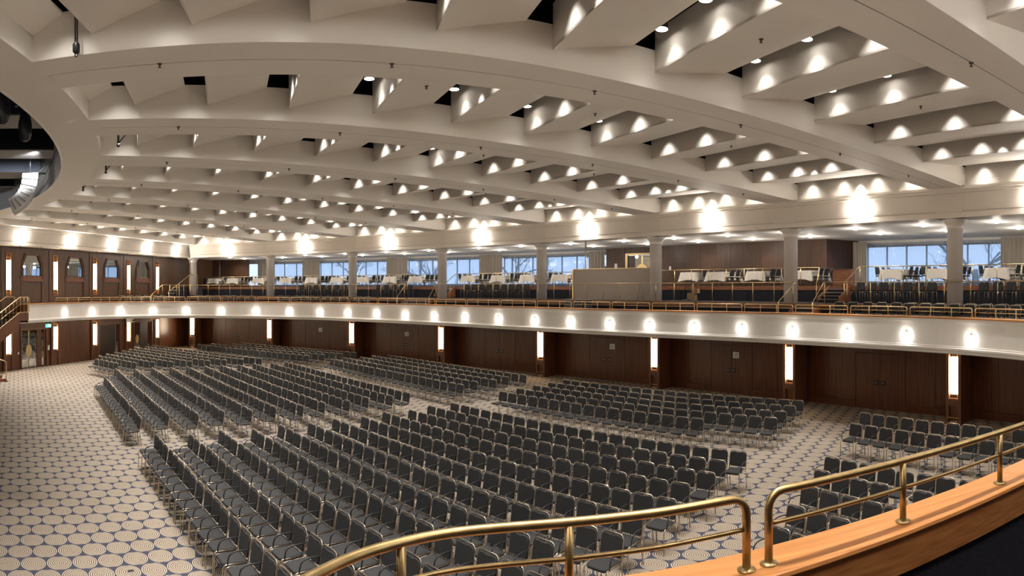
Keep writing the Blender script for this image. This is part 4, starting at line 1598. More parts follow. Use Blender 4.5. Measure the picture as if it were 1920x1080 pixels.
steps(31.4, 29.9, 42.98, Z_T1, Z_T2, 4, 'carpeted steps up to the second tier beside the right-hand column pair')
steps(64.1, 61.4, 42.98, Z_T1, Z_T2, 4, 'carpeted steps up to the second tier at the middle stair')
steps(31.5, 30.2, 45.98, Z_T2, Z_T3, 4, 'carpeted steps with steel nosings up to the table tier at the right-hand stair')
steps(63.0, 61.8, 45.98, Z_T2, Z_T3, 4, 'carpeted steps with steel nosings up to the table tier behind the middle stair')
t = thing('stair_flight', 'carpeted steps with steel nosings rising beside the left wall in the room corner', 'stairs', (-25.7, 40.0, Z_T1))
for q in range(6):
    y = 39.4 + q * 0.33
    m_ = MB()
    m_.box((-25.92, (y + 45) / 2, Z_T1 + 0.125 + q * 0.25), (0.78, 45 - y, 0.24))
    m_.obj('step', 'gallery_carpet', t)
    m_ = MB()
    m_.box((-25.92, y, Z_T1 + 0.24 + q * 0.25), (0.78, 0.05, 0.035))
    m_.obj('nosing', 'steel', t)
t = thing('stair_rail', 'sloping brass handrail of the corner steps beside the left wall', 'railing', (-24.95, 38.9, Z_T1))
m_ = MB()
m_.tube([(-24.95, 38.6, Z_T2 + 0.3), (-24.95, 41.8, Z_T3 + 0.95), (-24.95, 43.2, Z_T3 + 0.98)], 0.022, 6)
m_.obj('top_rail', 'brass_thin', t)
for y, z in ((38.7, Z_T2 + 0.32), (40.2, Z_T2 + 0.98), (41.8, Z_T3 + 0.95), (43.1, Z_T3 + 0.97)):
    m_ = MB()
    m_.tube([(-24.95, y, Z_T1 + 0.1), (-24.95, y, z)], 0.019, 6)
    m_.obj('post', 'brass_thin', t)

# side stair down from the left end of the balcony
t = thing('side_stair', 'wooden stair with brass balustrade descending from the left end of the balcony', 'stairs', (-25.7, 20, 0))
yt, zt = 23.35, 3.42
slope = 0.56


def zs(y):
    return zt - (yt - y) * slope


for q in range(14):
    y1 = yt - q * 0.30
    z1 = zt - q * 0.30 * slope - 0.16
    m_ = MB()
    m_.box((-25.75, y1 - 0.15, z1 - 0.03), (1.15, 0.32, 0.06))
    m_.obj('tread', 'gallery_carpet', t)
m_ = MB()
yb = yt - 4.4
for x0, x1 in ((-25.16, -25.10), (-26.38, -26.33)):
    m_.hexa([(x0, yb, zs(yb) - 0.75), (x0, yt, zt - 0.75), (x1, yt, zt - 0.75), (x1, yb, zs(yb) - 0.75)], [(x0, yb, zs(yb) + 0.06), (x0, yt, zt + 0.06), (x1, yt, zt + 0.06), (x1, yb, zs(yb) + 0.06)])
m_.obj('stringer', 'wood', t)
m_ = MB()
m_.hexa([(-26.35, yb, zs(yb) - 0.74), (-25.12, yb, zs(yb) - 0.74), (-25.12, yt, zt - 0.74), (-26.35, yt, zt - 0.74)], [(-26.35, yb, zs(yb) - 0.70), (-25.12, yb, zs(yb) - 0.70), (-25.12, yt, zt - 0.70), (-26.35, yt, zt - 0.70)])
m_.obj('underside', 'wood', t)
m_ = MB()
m_.tube([(-25.08, yb, zs(yb) + 0.09), (-25.08, yt, zt + 0.09), (-25.08, yt + 0.7, zt + 0.09)], 0.02, 6)
m_.obj('string_trim', 'brass_thin', t)
for nm, x in (('outer', -25.08), ('inner', -26.3)):
    m_ = MB()
    m_.tube([(x, yb, zs(yb) + 0.95), (x, yt, zt + 0.95), (x, yt + 0.62, zt + 0.95), (x, yt + 0.7, zt + 0.90), (x, yt + 0.72, zt + 0.1)], 0.025, 8)
    m_.obj('handrail', 'brass_thin', t)
for q in range(17):
    y = yt + 0.6 - q * 0.28
    zz = zt if y > yt else zs(y)
    m_ = MB()
    m_.tube([(-25.08, y, zz + 0.09), (-25.08, y, zz + 0.94)], 0.011, 5)
    m_.obj('baluster', 'brass_thin', t)
m_ = MB()
m_.tube([(-25.08, yb, zs(yb) + 0.55), (-25.08, yt, zt + 0.55), (-25.08, yt + 0.7, zt + 0.55)], 0.010, 5)
m_.obj('mid_rail', 'brass_thin', t)

# stage steps with brass rail at the left edge
t = thing('stage_steps', 'low wooden steps with a brass handrail at the left edge of the carpet', 'stairs', (-23.6, 20.7, 0))
for q in range(3):
    m_ = MB()
    m_.box((-24.1 - q * 0.14, 20.45 - q * 0.16, 0.085 + q * 0.17), (1.2, 0.9, 0.165))
    m_.obj('step', 'band_wood', t)
m_ = MB()
m_.box((-23.55, 20.85, 0.03), (0.35, 0.1, 0.06))
m_.obj('foot_plate', 'black', t)
m_ = MB()
m_.tube([(-23.45, 20.85, 0.0), (-23.45, 20.85, 1.0), (-23.5, 20.8, 1.06), (-24.6, 19.9, 1.55)], 0.022, 8)
m_.obj('handrail', 'brass_thin', t)

# ================================================================== HANGING THINGS
# curved loudspeaker array hung in the stage loft
LA = [(-0.816, 20.3)]
dist = 20.4
ua = (-0.7285, 0.6850)
hb = (0.6850, 0.7285)                 # to the right as seen from the hall


def lap(h, z, d=0.0):
    h += 0.50
    return (ua[0] * (dist + d) + hb[0] * h, ua[1] * (dist + d) + hb[1] * h, z - 0.17)


t = thing('line_array', 'white curved loudspeaker array hanging in the stage opening at the left', 'loudspeaker', lap(0, 8.9))
cen = [(0.0, 8.83, 2), (-0.03, 8.58, 8), (-0.10, 8.33, 16), (-0.20, 8.11, 26), (-0.34, 7.91, 37), (-0.51, 7.75, 49), (-0.70, 7.63, 62)]
for h, z, deg in cen:
    a = rad(-deg)
    ex = (math.cos(a), math.sin(a))
    ez = (-math.sin(a), math.cos(a))

    def q_(u, v, d):
        return lap(h + 0.26 + ex[0] * (u - 0.26) + ez[0] * v - 0.26, z + ex[1] * (u - 0.26) + ez[1] * v, d)
    m_ = MB()
    fr_, bk = 0.115, 0.075
    m_.hexa([q_(-0.26, -bk, -0.3), q_(0.26, -fr_, -0.3), q_(0.26, -fr_, 0.3), q_(-0.26, -bk, 0.3)], [q_(-0.26, bk, -0.3), q_(0.26, fr_, -0.3), q_(0.26, fr_, 0.3), q_(-0.26, bk, 0.3)])
    bx_ = m_.obj('cabinet', 'speaker', t)
    m_ = MB()
    m_.hexa([q_(-0.16, -0.028, -0.315), q_(0.17, -0.034, -0.315), q_(0.17, -0.034, -0.3), q_(-0.16, -0.028, -0.3)], [q_(-0.16, 0.028, -0.315), q_(0.17, 0.034, -0.315), q_(0.17, 0.034, -0.3), q_(-0.16, 0.028, -0.3)])
    m_.obj('side_vent', 'grille', bx_)
    m_ = MB()
    m_.hexa([q_(0.26, -0.105, -0.28), q_(0.275, -0.105, -0.28), q_(0.275, -0.105, 0.28), q_(0.26, -0.105, 0.28)], [q_(0.26, 0.105, -0.28), q_(0.275, 0.105, -0.28), q_(0.275, 0.105, 0.28), q_(0.26, 0.105, 0.28)])
    m_.obj('front_grille', 'grille', bx_)
m_ = MB()
m_.tube([lap(-0.25, 8.97), lap(0.27, 8.97)], 0.03, 6)
m_.obj('flying_bar', 'black', t)
m_ = MB()
m_.tube([lap(-0.25, 8.97), lap(-0.25, 9.75)], 0.012, 5)
m_.tube([lap(0.25, 8.97), lap(0.62, 9.6, 0.1)], 0.016, 5)
m_.tube([lap(0.0, 8.97), lap(0.42, 9.4, 0.1)], 0.012, 5)
m_.obj('hanging_chain', 'steel', t)
for q, (th, r, lab) in enumerate([(-0.8126, 13.7, 'dark bagged moving spotlight hanging in the stage opening, nearer the ring edge'), (-0.850, 12.3, 'dark bagged moving spotlight cut by the left picture edge')]):
    x, y = r * math.sin(th), r * math.cos(th)
    t = thing('moving_light', lab, 'spotlight', (x, y, 8.25), 0, 'bagged moving spotlights')
    m_ = MB()
    m_.lathe([(0.05, 0.0), (0.12, 0.05), (0.16, 0.2), (0.155, 0.42), (0.11, 0.62), (0.08, 0.68)], (x, y, 8.25), 14)
    m_.obj('bagged_head', 'black', t)
    m_ = MB()
    m_.box((x, y, 8.98), (0.3, 0.24, 0.12), 0.7)
    m_.obj('base_box', 'void', t)
    m_ = MB()
    m_.tube([(x, y, 9.03), (x, y, 9.14)], 0.03, 6)
    m_.tube([(x - 0.16, y - 0.16, 9.05), (x + 0.16, y + 0.16, 9.05)], 0.02, 6)
    m_.obj('clamp', 'steel', t)
    m_ = MB()
    m_.tube([(x, y, 8.9), (x, y, 9.0)], 0.06, 8)
    m_.obj('yoke', 'void', t)
hx, hy = -5.915, 6.648
t = thing('chain_hoist_hook', 'black hook block hanging from a ceiling slot at the top left', 'hook', (hx, hy, 8.3))
m_ = MB()
m_.tube([(hx - 0.02, hy, 8.55), (hx - 0.02, hy, 9.3)], 0.012, 5)
m_.tube([(hx + 0.02, hy, 8.55), (hx + 0.02, hy, 9.3)], 0.012, 5)
m_.obj('chain', 'pipe', t)
m_ = MB()
m_.lathe([(0.03, 0), (0.055, 0.03), (0.055, 0.14), (0.03, 0.17)], (hx, hy, 8.38), 8)
m_.obj('weight', 'black', t)
for z in (8.36, 8.575):
    m_ = MB()
    m_.tube([(hx + 0.028 * math.cos(u), hy, z + 0.028 * math.sin(u)) for u in frange(0, 2 * PI, 10)[:-1]], 0.008, 5, closed=True)
    m_.obj('eye_ring', 'black', t)
for q, (rho_, a, lab) in enumerate([(20.6, 36.7, 'uppermost of three thin steel pipes hanging beside the ring'), (20.45, 46.2, 'middle of three thin steel pipes hanging beside the ring'), (20.35, 55.8, 'lowest of three thin steel pipes hanging beside the ring')]):
    x, y = P(rho_, a)
    t = thing('hanging_pipe', lab, 'pipe', (x, y, 8.35))
    m_ = MB()
    m_.tube([(x, y, 8.42), (x, y, 9.05)], 0.028, 6)
    m_.obj('pipe', 'pipe', t)
    m_ = MB()
    m_.tube([(x, y, 8.36), (x, y, 8.44)], 0.04, 6)
    m_.obj('end_cap', 'black', t)
    m_ = MB()
    m_.tube([(x, y, 8.44), (x + 0.42, y + 0.2, 9.0)], 0.016, 5)
    m_.obj('brace', 'pipe', t)

# ================================================================== SMALL THINGS ON WALLS AND GALLERY
t = thing('exit_sign', 'small lit green exit sign under the left end of the balcony', 'sign', (-25.3, 25.9, 2.62))
m_ = MB()
m_.box((-25.3, 25.9, 2.62), (0.06, 0.42, 0.20))
m_.obj('sign_box', 'green_sign', t)
m_ = MB()
m_.box((-25.265, 25.95, 2.62), (0.01, 0.20, 0.13))
m_.obj('arrow_panel', 'sign_white', t)
m_ = MB()
m_.tube([(-25.3, 25.9, 2.72), (-25.3, 25.9, 2.84)], 0.012, 5)
m_.obj('hanger', 'steel', t)
t = thing('ceiling_projector', 'white box projector hanging under the balcony near the dark doorway', 'projector', (-25.4, 34.3, 2.5))
m_ = MB()
m_.box((-25.4, 34.3, 2.62), (0.35, 0.55, 0.34), 0.2)
m_.obj('case', 'speaker', t)
m_ = MB()
m_.tube([(-25.22, 34.4, 2.6), (-25.15, 34.4, 2.6)], 0.07, 10)
m_.obj('lens', 'black', t)
m_ = MB()
m_.tube([(-25.4, 34.3, 2.78), (-25.4, 34.3, 2.84)], 0.04, 6)
m_.obj('mount', 'steel', t)
t = thing('hanging_sign', 'small red and white sign hanging under the balcony by the mirrored doors', 'sign', (-25.3, 37.2, 2.6))
m_ = MB()
m_.box((-25.3, 37.2, 2.64), (0.05, 0.75, 0.22))
m_.obj('board', 'red_sign', t)
m_ = MB()
m_.box((-25.3, 37.2, 2.79), (0.06, 0.8, 0.07))
m_.obj('top_strip', 'paper', t)
for nm, y, z, lab, w in (('light_switch', 27.0, 1.15, 'white light switch plate between the glass door and the lower wall lamp', 0.16), ('light_switch', 24.4, 0.98, 'tiny pale switch plate left of the lower glass door', 0.10)):
    m_ = MB()
    m_.box((XW + 0.06, y, z), (0.02, w, 0.30 if w > 0.12 else 0.12))
    m_.box((XW + 0.075, y, z + 0.04), (0.015, w * 0.5, 0.08))
    tag(m_.obj(nm, 'paper', None, (XW + 0.06, y, z)), lab, 'switch')
t = thing('flood_lamp', 'small brass floodlight at the top of the corner beside the first column', 'lamp', (-26.0, 43.5, 7.1))
m_ = MB()
m_.lathe([(0.05, -0.1), (0.12, 0.0), (0.13, 0.06)], (-26.0, 43.5, 7.1), 10)
m_.obj('reflector', 'brass_thin', t)
m_ = MB()
m_.tube([(-26.0, 43.5, 7.14), (-26.0, 43.5, 7.37)], 0.015, 5)
m_.obj('stem', 'brass_thin', t)

# grey partition with brass edging on the second tier
t = thing('partition', 'tall taupe partition with brass edging behind the second-tier rail', 'partition', P3(43.9, 46, Z_T2))
m_ = MB()
seg(m_, 43.95, 49.0, 42.6, Z_T2, Z_T2 + 1.62, 0.06)
m_.obj('panel', 'panel_grey', t)
m_ = MB()
seg(m_, 43.93, 49.05, 42.55, Z_T2 + 1.62, Z_T2 + 1.655, 0.10)
m_.obj('top_trim', 'brass_thin', t)
for a in (49.03, 42.58):
    m_ = MB()
    seg(m_, 43.93, a + 0.04, a - 0.04, Z_T2, Z_T2 + 1.62, 0.10)
    m_.obj('edge_trim', 'brass_thin', t)
x, y = P(44.6, 48.5)
t = thing('brass_pole', 'thin floor to ceiling brass pole behind the left end of the partition', 'pole', (x, y, Z_T2))
m_ = MB()
m_.tube([(x, y, Z_T2), (x, y, ZC)], 0.04, 10)
m_.obj('shaft', 'brass_thin', t)
m_ = MB()
m_.lathe([(0.09, 0), (0.09, 0.02), (0.04, 0.05)], (x, y, Z_T2), 10)
m_.obj('base_flange', 'brass_thin', t)
for q, (a, z0, h, w, lab) in enumerate([(40.65, Z_T2, 0.36, 0.42, 'larger lower brown cardboard box on the second tier'), (40.40, Z_T2 + 0.36, 0.22, 0.34, 'small brown cardboard box lying on the larger one')]):
    x, y = P(45.45, a)
    t = thing('cardboard_box', lab, 'box', (x, y, z0), 0, None)
    m_ = MB()
    m_.box((x, y, z0 + h / 2), (w, w * 0.8, h), rad(a + 95))
    m_.obj('carton', 'cardboard', t)
    m_ = MB()
    m_.box((x, y, z0 + h + 0.001), (w * 0.96, 0.06, 0.004), rad(a + 95))
    m_.obj('tape', 'paper', t)
for q, (a, lab) in enumerate([(41.05, 'black speaker stand with round base beside the cardboard boxes, left one'), (40.85, 'black speaker stand with round base beside the cardboard boxes, right one')]):
    x, y = P(45.3, a)
    t = thing('speaker_stand', lab, 'stand', (x, y, Z_T2))
    m_ = MB()
    m_.lathe([(0.2, 0), (0.2, 0.02), (0.03, 0.05)], (x, y, Z_T2), 12)
    m_.obj('base', 'black', t)
    m_ = MB()
    m_.tube([(x, y, Z_T2 + 0.03), (x, y, Z_T2 + 0.95)], 0.022, 6)
    m_.obj('pole', 'black', t)
x, y = P(43.35, 42.9)
t = thing('step_ladder', 'small folded aluminium step ladder leaning before the right end of the partition', 'ladder', (x, y, Z_T2))
ta = (-math.sin(rad(42.9)), math.cos(rad(42.9)))
for s_, lean in ((-1, 0.14), (1, 0.0)):
    m_ = MB()
    m_.tube([(x + ta[0] * 0.22 * s_, y + ta[1] * 0.22 * s_, Z_T2), (x + ta[0] * (0.05 * s_ - 0.1), y + ta[1] * (0.05 * s_ - 0.1), Z_T2 + 0.8)], 0.014, 5)
    m_.obj('leg', 'steel', t)
for z in (0.2, 0.42, 0.62):
    m_ = MB()
    w_ = 0.22 - 0.2 * z
    m_.box((x - ta[0] * 0.1 * z, y - ta[1] * 0.1 * z, Z_T2 + z), (2 * w_, 0.12, 0.02), rad(42.9 + 90))
    m_.obj('tread', 'steel', t)
x, y = P(46.9, 31.2)
t = thing('side_cabinet', 'low wooden cabinet on the table tier at the head of the right-hand stair', 'cabinet', (x, y, Z_T3))
m_ = MB()
m_.box((x, y, Z_T3 + 0.38), (0.95, 0.4, 0.72), rad(121))
m_.obj('body', 'band_wood', t)
m_ = MB()
m_.box((x, y, Z_T3 + 0.755), (1.0, 0.45, 0.03), rad(121))
m_.obj('top', 'band_wood', t)

for q, (x, y, lab) in enumerate([(-6.16, 8.34, 'small dark floor socket in the carpet near the bottom edge'), (-11.33, 13.16, 'small dark floor socket in the carpet left of the middle left block'), (-16.8, 18.2, 'small dark floor socket farthest away in the open carpet')]):
    t = thing('floor_socket', lab, 'socket', (x, y, 0))
    m_ = MB()
    m_.box((x, y, 0.004), (0.13, 0.07, 0.008), 0.9)
    m_.obj('cover_plate', 'steel', t)
    m_ = MB()
    m_.box((x, y, 0.010), (0.10, 0.045, 0.006), 0.9)
    m_.obj('lid', 'black', t)

# ================================================================== TABLES
TABLES = [89.7, 87.34, 84.22, 81.04, 78.04, 75.17, 72.36, 69.39, 66.71, 61.39, 58.46, 55.72, 52.82, 42.05, 40.1, 37.2, 33.97, 28.34, 25.55, 22.29, 19.2]
TW, TL, TZ = 0.86, 1.9, 0.735


def cloth_mesh(w, l, drop, seed):
    rnd = random.Random(seed)
    m_ = MB()
    per = []
    ns, nl_ = 6, 10
    hx, hy = w / 2 + 0.006, l / 2 + 0.006
    for k_ in range(ns):
        per.append((-hx + 2 * hx * k_ / ns, -hy, 0, -1))
    for k_ in range(nl_):
        per.append((hx, -hy + 2 * hy * k_ / nl_, 1, 0))
    for k_ in range(ns):
        per.append((hx - 2 * hx * k_ / ns, hy, 0, 1))
    for k_ in range(nl_):
        per.append((-hx, hy - 2 * hy * k_ / nl_, -1, 0))
    N = len(per)
    corner = {0, ns, ns + nl_, 2 * ns + nl_}
    rings = []
    for lev in (0.0, 0.03, 0.5, 1.0):
        row = []
        for q, (x, y, nx, ny) in enumerate(per):
            dc = min(min(abs(q - c), N - abs(q - c)) for c in corner)
            f = max(0.0, 1 - dc / 2.0)
            fl = 0.02 * lev + 0.025 * lev * math.sin(q * 1.9 + seed) * (0.4 if f < 0.5 else 1)
            sx = 1 if x > 0 else -1
            sy = 1 if y > 0 else -1
            ox = nx * fl + f * lev * 0.10 * sx
            oy = ny * fl + f * lev * 0.10 * sy
            z = 0.006 - drop * lev * (1 + 0.22 * f)
            row.append((x + ox, y + oy, z if lev else 0.008))
        rings.append(m_.verts(row))
    m_.face([rings[0] + q for q in range(N)])
    for a, c in zip(rings[:-1], rings[1:]):
        for q in range(N):
            r_ = (q + 1) % N
            m_.face((a + q, c + q, c + r_, a + r_), True)
    return m_


for n_, a in enumerate(TABLES):
    rr = 47.95 if n_ != 13 else 47.4
    x, y = P(rr, a)
    rz = rad(a - 90)
    if n_ <= 12:
        wh = '%s from the left end of the gallery' % ORD[n_]
    elif n_ <= 16:
        wh = '%s from the left in front of the wood block' % ORD[n_ - 13]
    else:
        wh = '%s from the left before the big right window' % ORD[n_ - 17]
    t = thing('banquet_table', 'cloth-covered banquet table, ' + wh, 'table', (x, y, Z_T3), rz, 'gallery tables')
    tl = TL if n_ != 13 else 0.9
    m_ = MB()
    m_.box((0, 0, TZ - 0.02), (TW, tl, 0.035))
    m_.obj('tabletop', 'wood_left', t, 'local')
    for sx in (-1, 1):
        for sy in (-1, 1):
            m_ = MB()
            m_.tube([(sx * (TW / 2 - 0.08), sy * (tl / 2 - 0.15), 0), (sx * (TW / 2 - 0.08), sy * (tl / 2 - 0.15), TZ - 0.03)], 0.014, 6)
            m_.obj('leg', 'chrome', t, 'local')
    c = cloth_mesh(TW + 0.1, tl + 0.1, 0.42, n_).obj('tablecloth', 'cloth', None, 'local')
    c.location = (x, y, Z_T3 + TZ)
    c.rotation_euler = (0, 0, rz)
    tag(c, 'white tablecloth on the gallery table %s' % wh, 'tablecloth', 'white table linen on the gallery')

# ================================================================== CHAIRS
def yb_(z):
    return 0.205 + (z - 0.45) * 0.16


def m_seat():
    m_ = MB()
    out = []
    w, d, c = 0.205, 0.215, 0.05
    for x, y in ((-w + c, -d), (w - c, -d), (w, -d + c), (w, d - 0.02), (w - 0.02, d), (-w + 0.02, d), (-w, d - 0.02), (-w, -d + c)):
        out.append((x, y))
    rings = []
    for s_, z in ((0.93, 0.418), (1.0, 0.432), (1.0, 0.462), (0.94, 0.478)):
        rings.append(m_.verts([(x * s_, y * s_, z) for x, y in out]))
    m_.face([rings[0] + q for q in range(7, -1, -1)])
    m_.face([rings[-1] + q for q in range(8)])
    for a, b2 in zip(rings[:-1], rings[1:]):
        for q in range(8):
            r_ = (q + 1) % 8
            m_.face((a + q, a + r_, b2 + r_, b2 + q), True)
    return m_


def back_outline():
    w, z0, z1 = 0.204, 0.51, 0.856
    half = [(w - 0.02, z0), (w, z0 + 0.03), (w, z1 - 0.075), (w - 0.006, z1 - 0.045), (w - 0.022, z1 - 0.018), (w - 0.05, z1 - 0.003), (0.075, z1), (0.062, z1 - 0.012)]
    pts = [(-x, z) for x, z in half[:1]] + half + [(-x, z) for x, z in half[:0:-1]]
    return pts


def m_back():
    m_ = MB()
    o = back_outline()
    rings = []
    for s_, dy in ((0.96, -0.030), (1.0, -0.016), (1.0, 0.010), (0.97, 0.020)):
        rings.append(m_.verts([(x * s_, yb_(z) + dy, 0.68 + (z - 0.68) * s_) for x, z in o]))
    n_ = len(o)
    m_.face([rings[0] + q for q in range(n_)])
    m_.face([rings[-1] + q for q in range(n_ - 1, -1, -1)])
    for a, b2 in zip(rings[:-1], rings[1:]):
        for q in range(n_):
            r_ = (q + 1) % n_
            m_.face((a + q, b2 + q, b2 + r_, a + r_), True)
    return m_


TR = 0.0115


def add_backframe(m_, n=6):
    pth = [(-0.217, yb_(0.45), 0.45), (-0.217, yb_(0.8), 0.80), (-0.195, yb_(0.855), 0.855), (-0.155, yb_(0.876), 0.876), (0.155, yb_(0.876), 0.876), (0.195, yb_(0.855), 0.855), (0.217, yb_(0.8), 0.80), (0.217, yb_(0.45), 0.45)]
    m_.tube(pth, TR, n)
    return m_


def add_rear(m_, s_, n=6):
    m_.tube([(s_ * 0.217, 0.262, 0.0), (s_ * 0.217, yb_(0.45), 0.455)], TR, n)
    return m_


def add_front(m_, s_, n=6):
    m_.tube([(s_ * 0.215, -0.232, 0.0), (s_ * 0.215, -0.224, 0.415), (s_ * 0.215, -0.205, 0.448), (s_ * 0.215, -0.17, 0.460), (s_ * 0.215, 0.205, 0.460)], TR, n)
    return m_


def add_arm(m_, s_=1, n=6):
    x = s_ * 0.238
    m_.tube([(s_ * 0.215, yb_(0.655), 0.655), (x, 0.17, 0.664), (x, 0.02, 0.672), (x, -0.07, 0.655), (x, -0.125, 0.61), (x, -0.145, 0.54), (s_ * 0.222, -0.145, 0.462)], 0.0125, n)
    return m_


ME = {}
ME['seat'] = m_seat().mesh('seat', 'fabric')
ME['back'] = m_back().mesh('backrest', 'fabric')
ME['bframe'] = add_backframe(MB()).mesh('back_frame', 'chrome')
ME['rl'] = add_rear(MB(), -1).mesh('leg', 'chrome')
ME['rr'] = add_rear(MB(), 1).mesh('leg', 'chrome')
ME['fl'] = add_front(MB(), -1).mesh('leg', 'chrome')
ME['fr'] = add_front(MB(), 1).mesh('leg', 'chrome')
ME['arm'] = add_arm(MB()).mesh('armrest', 'black')
ME['arm2'] = add_arm(MB(), -1).mesh('armrest', 'black')
m_ = MB()
add_backframe(m_, 5)
for s_ in (-1, 1):
    add_rear(m_, s_, 5)
    add_front(m_, s_, 5)
ME['frame'] = m_.mesh('frame', 'chrome')

CH = []          # x, y, z, rz, label, group, arms, order


def block(ax, rows, name, aisle, group, arms=True):
    """rows: list of (u of the back top, v of the first chair, v step, count); ax: bearing of the block's own axis"""
    t = rad(ax)
    for r_, (u, v0, dv, n_) in enumerate(rows):
        for j in range(n_):
            uu = u - 0.25 + random.uniform(-0.02, 0.02)
            vv = v0 + dv * j + random.uniform(-0.012, 0.012)
            x = CX + uu * math.cos(t) - vv * math.sin(t)
            y = CY + uu * math.sin(t) + vv * math.cos(t)
            lab = 'black chrome chair, %s from %s, %s row of %s' % (ORD[j], aisle, ORD[r_], name)
            CH.append((x, y, 0.0, t - PI / 2 + random.uniform(-0.02, 0.02), lab, group, 2 if j == 0 and arms == 'both' else 1))


# the blocks, measured on the plan: axis bearing 46.5 in the middle, 70 and 23 at the sides
block(46.5, [(21.6 + 0.925 * r_, -2.10 - 0.17 * (r_ % 2), -0.513, 17 if r_ == 0 else 21) for r_ in range(12)], 'the large near block', 'the centre aisle', 'chairs of the large near block')
block(46.5, [(21.6 + 0.925 * r_, 0.43 + 0.17 * (r_ % 2), 0.519, 17 if r_ == 0 else 22) for r_ in range(12)], 'the middle left block', 'the centre aisle', 'chairs of the middle left block')
block(46.5, [(34.68 + 0.99 * r_, -1.76, -0.515, 17 if r_ == 0 else 21) for r_ in range(5)], 'the rear right block', 'the left', 'chairs of the rear right block')
block(46.5, [(34.65 + 0.98 * r_, 0.72 + 0.2 * (r_ % 2), 0.515, 22) for r_ in range(5)], 'the rear middle block', 'the right', 'chairs of the rear middle block')
b3r = [3.57, 3.2, 2.83, 2.4, 1.9, 1.45, 1.1, 0.72, 0.18]
b3l = [6.07, 6.89, 7.6, 8.4, 9.0, 9.45, 9.95, 10.4, 10.9]
block(70, [(26.5 + 0.93 * r_, b3r[r_], 0.515, int((b3l[r_] - b3r[r_]) / 0.515) + 1) for r_ in range(9)], 'the far left block', 'the right', 'chairs of the far left block')
block(70, [(36.95 + 1.03 * r_, [-0.86, -1.2, -1.77, -2.13][r_], 0.52, [20, 20, 19, 20][r_]) for r_ in range(4)], 'the far corner block', 'the right', 'chairs of the far corner block')
block(23, [(38.45 + 1.41 * r_, [0.6, 1.22][r_], -0.52, 17) for r_ in range(2)], 'the back right block', 'the left', 'chairs of the back right block', 'both')
block(23, [(35.2 - 0.985 * r_, -0.9 - 0.45 * r_, -0.5, 12) for r_ in range(8)], 'the block behind the handrail', 'the left', 'chairs of the right block', 'both')


def arc_walk(off, i0, i1, sp):
    pts = []
    for k_ in range(int(i0 * 8), int(i1 * 8) + 1):
        f = k_ / 8
        j = int(f)
        if j >= len(FF) - 1:
            break
        u = f - j
        x = FF[j][0] + (FF[j + 1][0] - FF[j][0]) * u
        y = FF[j][1] + (FF[j + 1][1] - FF[j][1]) * u
        nx = FF[j][2] + (FF[j + 1][2] - FF[j][2]) * u
        ny = FF[j][3] + (FF[j + 1][3] - FF[j][3]) * u
        p = (x + nx * off, y + ny * off, nx, ny)
        if not pts or math.hypot(p[0] - pts[-1][0], p[1] - pts[-1][1]) >= sp:
            pts.append(p)
    return pts


for i0, i1, off, wh in ((13, 17.6, 0.95, 'front row of the balcony by the left wall'), (21.4, 27.4, 0.95, 'front balcony row right of the first column'), (30, 42, 0.95, 'front balcony row around the third column'),
                        (66, 69.2, 0.95, 'front balcony row below the grey partition'), (95.0, 108, 0.95, 'front balcony row at the right picture edge'), (89.5, 108, 1.78, 'second balcony row at the right picture edge')):
    pts = arc_walk(off, i0, i1, 0.56)
    for j, (x, y, nx, ny) in enumerate(pts):
        if math.hypot(x - CX, y - CY) > 42.75:
            continue
        CH.append((x, y, Z_T1, math.atan2(ny, nx) - PI / 2, 'black chrome chair, %s from left, %s' % (ORD[j], wh), 'chairs along the balcony front', 1))
for a0, n_, dv, wh in ((29.25, 7, -0.70, 'right of the right-hand stair'), (22.2, 5, -0.72, 'right of the right-hand column'), (77.94, 7, -0.79, 'right of the second column'), (69.37, 5, -0.84, 'left of the middle stair'), (60.2, 9, -0.71, 'right of the middle stair')):
    for j in range(n_):
        a = a0 + dv * j
        CH.append((*P(45.25, a), Z_T2, rad(a - 90) + random.uniform(-0.05, 0.05), 'black chrome chair, %s on the second tier %s' % (ORD[j], wh), 'chairs on the second tier', 1))
for n_, a in enumerate(TABLES):
    if n_ == 13:
        continue
    for s_, side in ((1, 'left'), (-1, 'right')):
        for q, dr_ in enumerate((-0.62, 0.0, 0.62)):
            x0, y0 = P(47.95 + dr_, a)
            off = 0.60 * s_
            x = x0 - math.sin(rad(a)) * off
            y = y0 + math.cos(rad(a)) * off
            rz = rad(a - 90) + (PI / 2 if s_ > 0 else -PI / 2) + random.uniform(-0.1, 0.1)
            rz += 0 if s_ > 0 else 0
            # a chair faces local -Y; turn it so that it looks at the table
            rz = math.atan2(y0 - y, x0 - x) + PI / 2 + random.uniform(-0.12, 0.12)
            wt = '%s gallery table' % (ORD[n_] if n_ <= 12 else ('fourth last', 'third last', 'second last', 'last')[0] if False else ORD[n_ - 1])
            CH.append((x, y, Z_T3, rz, 'black chrome chair, %s from front, %s side of the %s from left' % (ORD[q], side, wt), 'chairs at the gallery tables', 1))

# which of them can be seen, and the 300 that show largest
bpy.context.view_layer.update()
deps = bpy.context.evaluated_depsgraph_get()
eye = Vector((0, 0, EYE))


def seen(p):
    p = Vector(p)
    d = p - eye
    th = math.atan2(d.x, d.y)
    r = math.hypot(d.x, d.y)
    if abs(th) > 960 * PXR + 0.01 or abs(d.z / r) > 540 * PXR + 0.01:
        return False
    hit, loc, *_ = SC.ray_cast(deps, eye, d.normalized(), distance=d.length - 0.05)
    return not hit


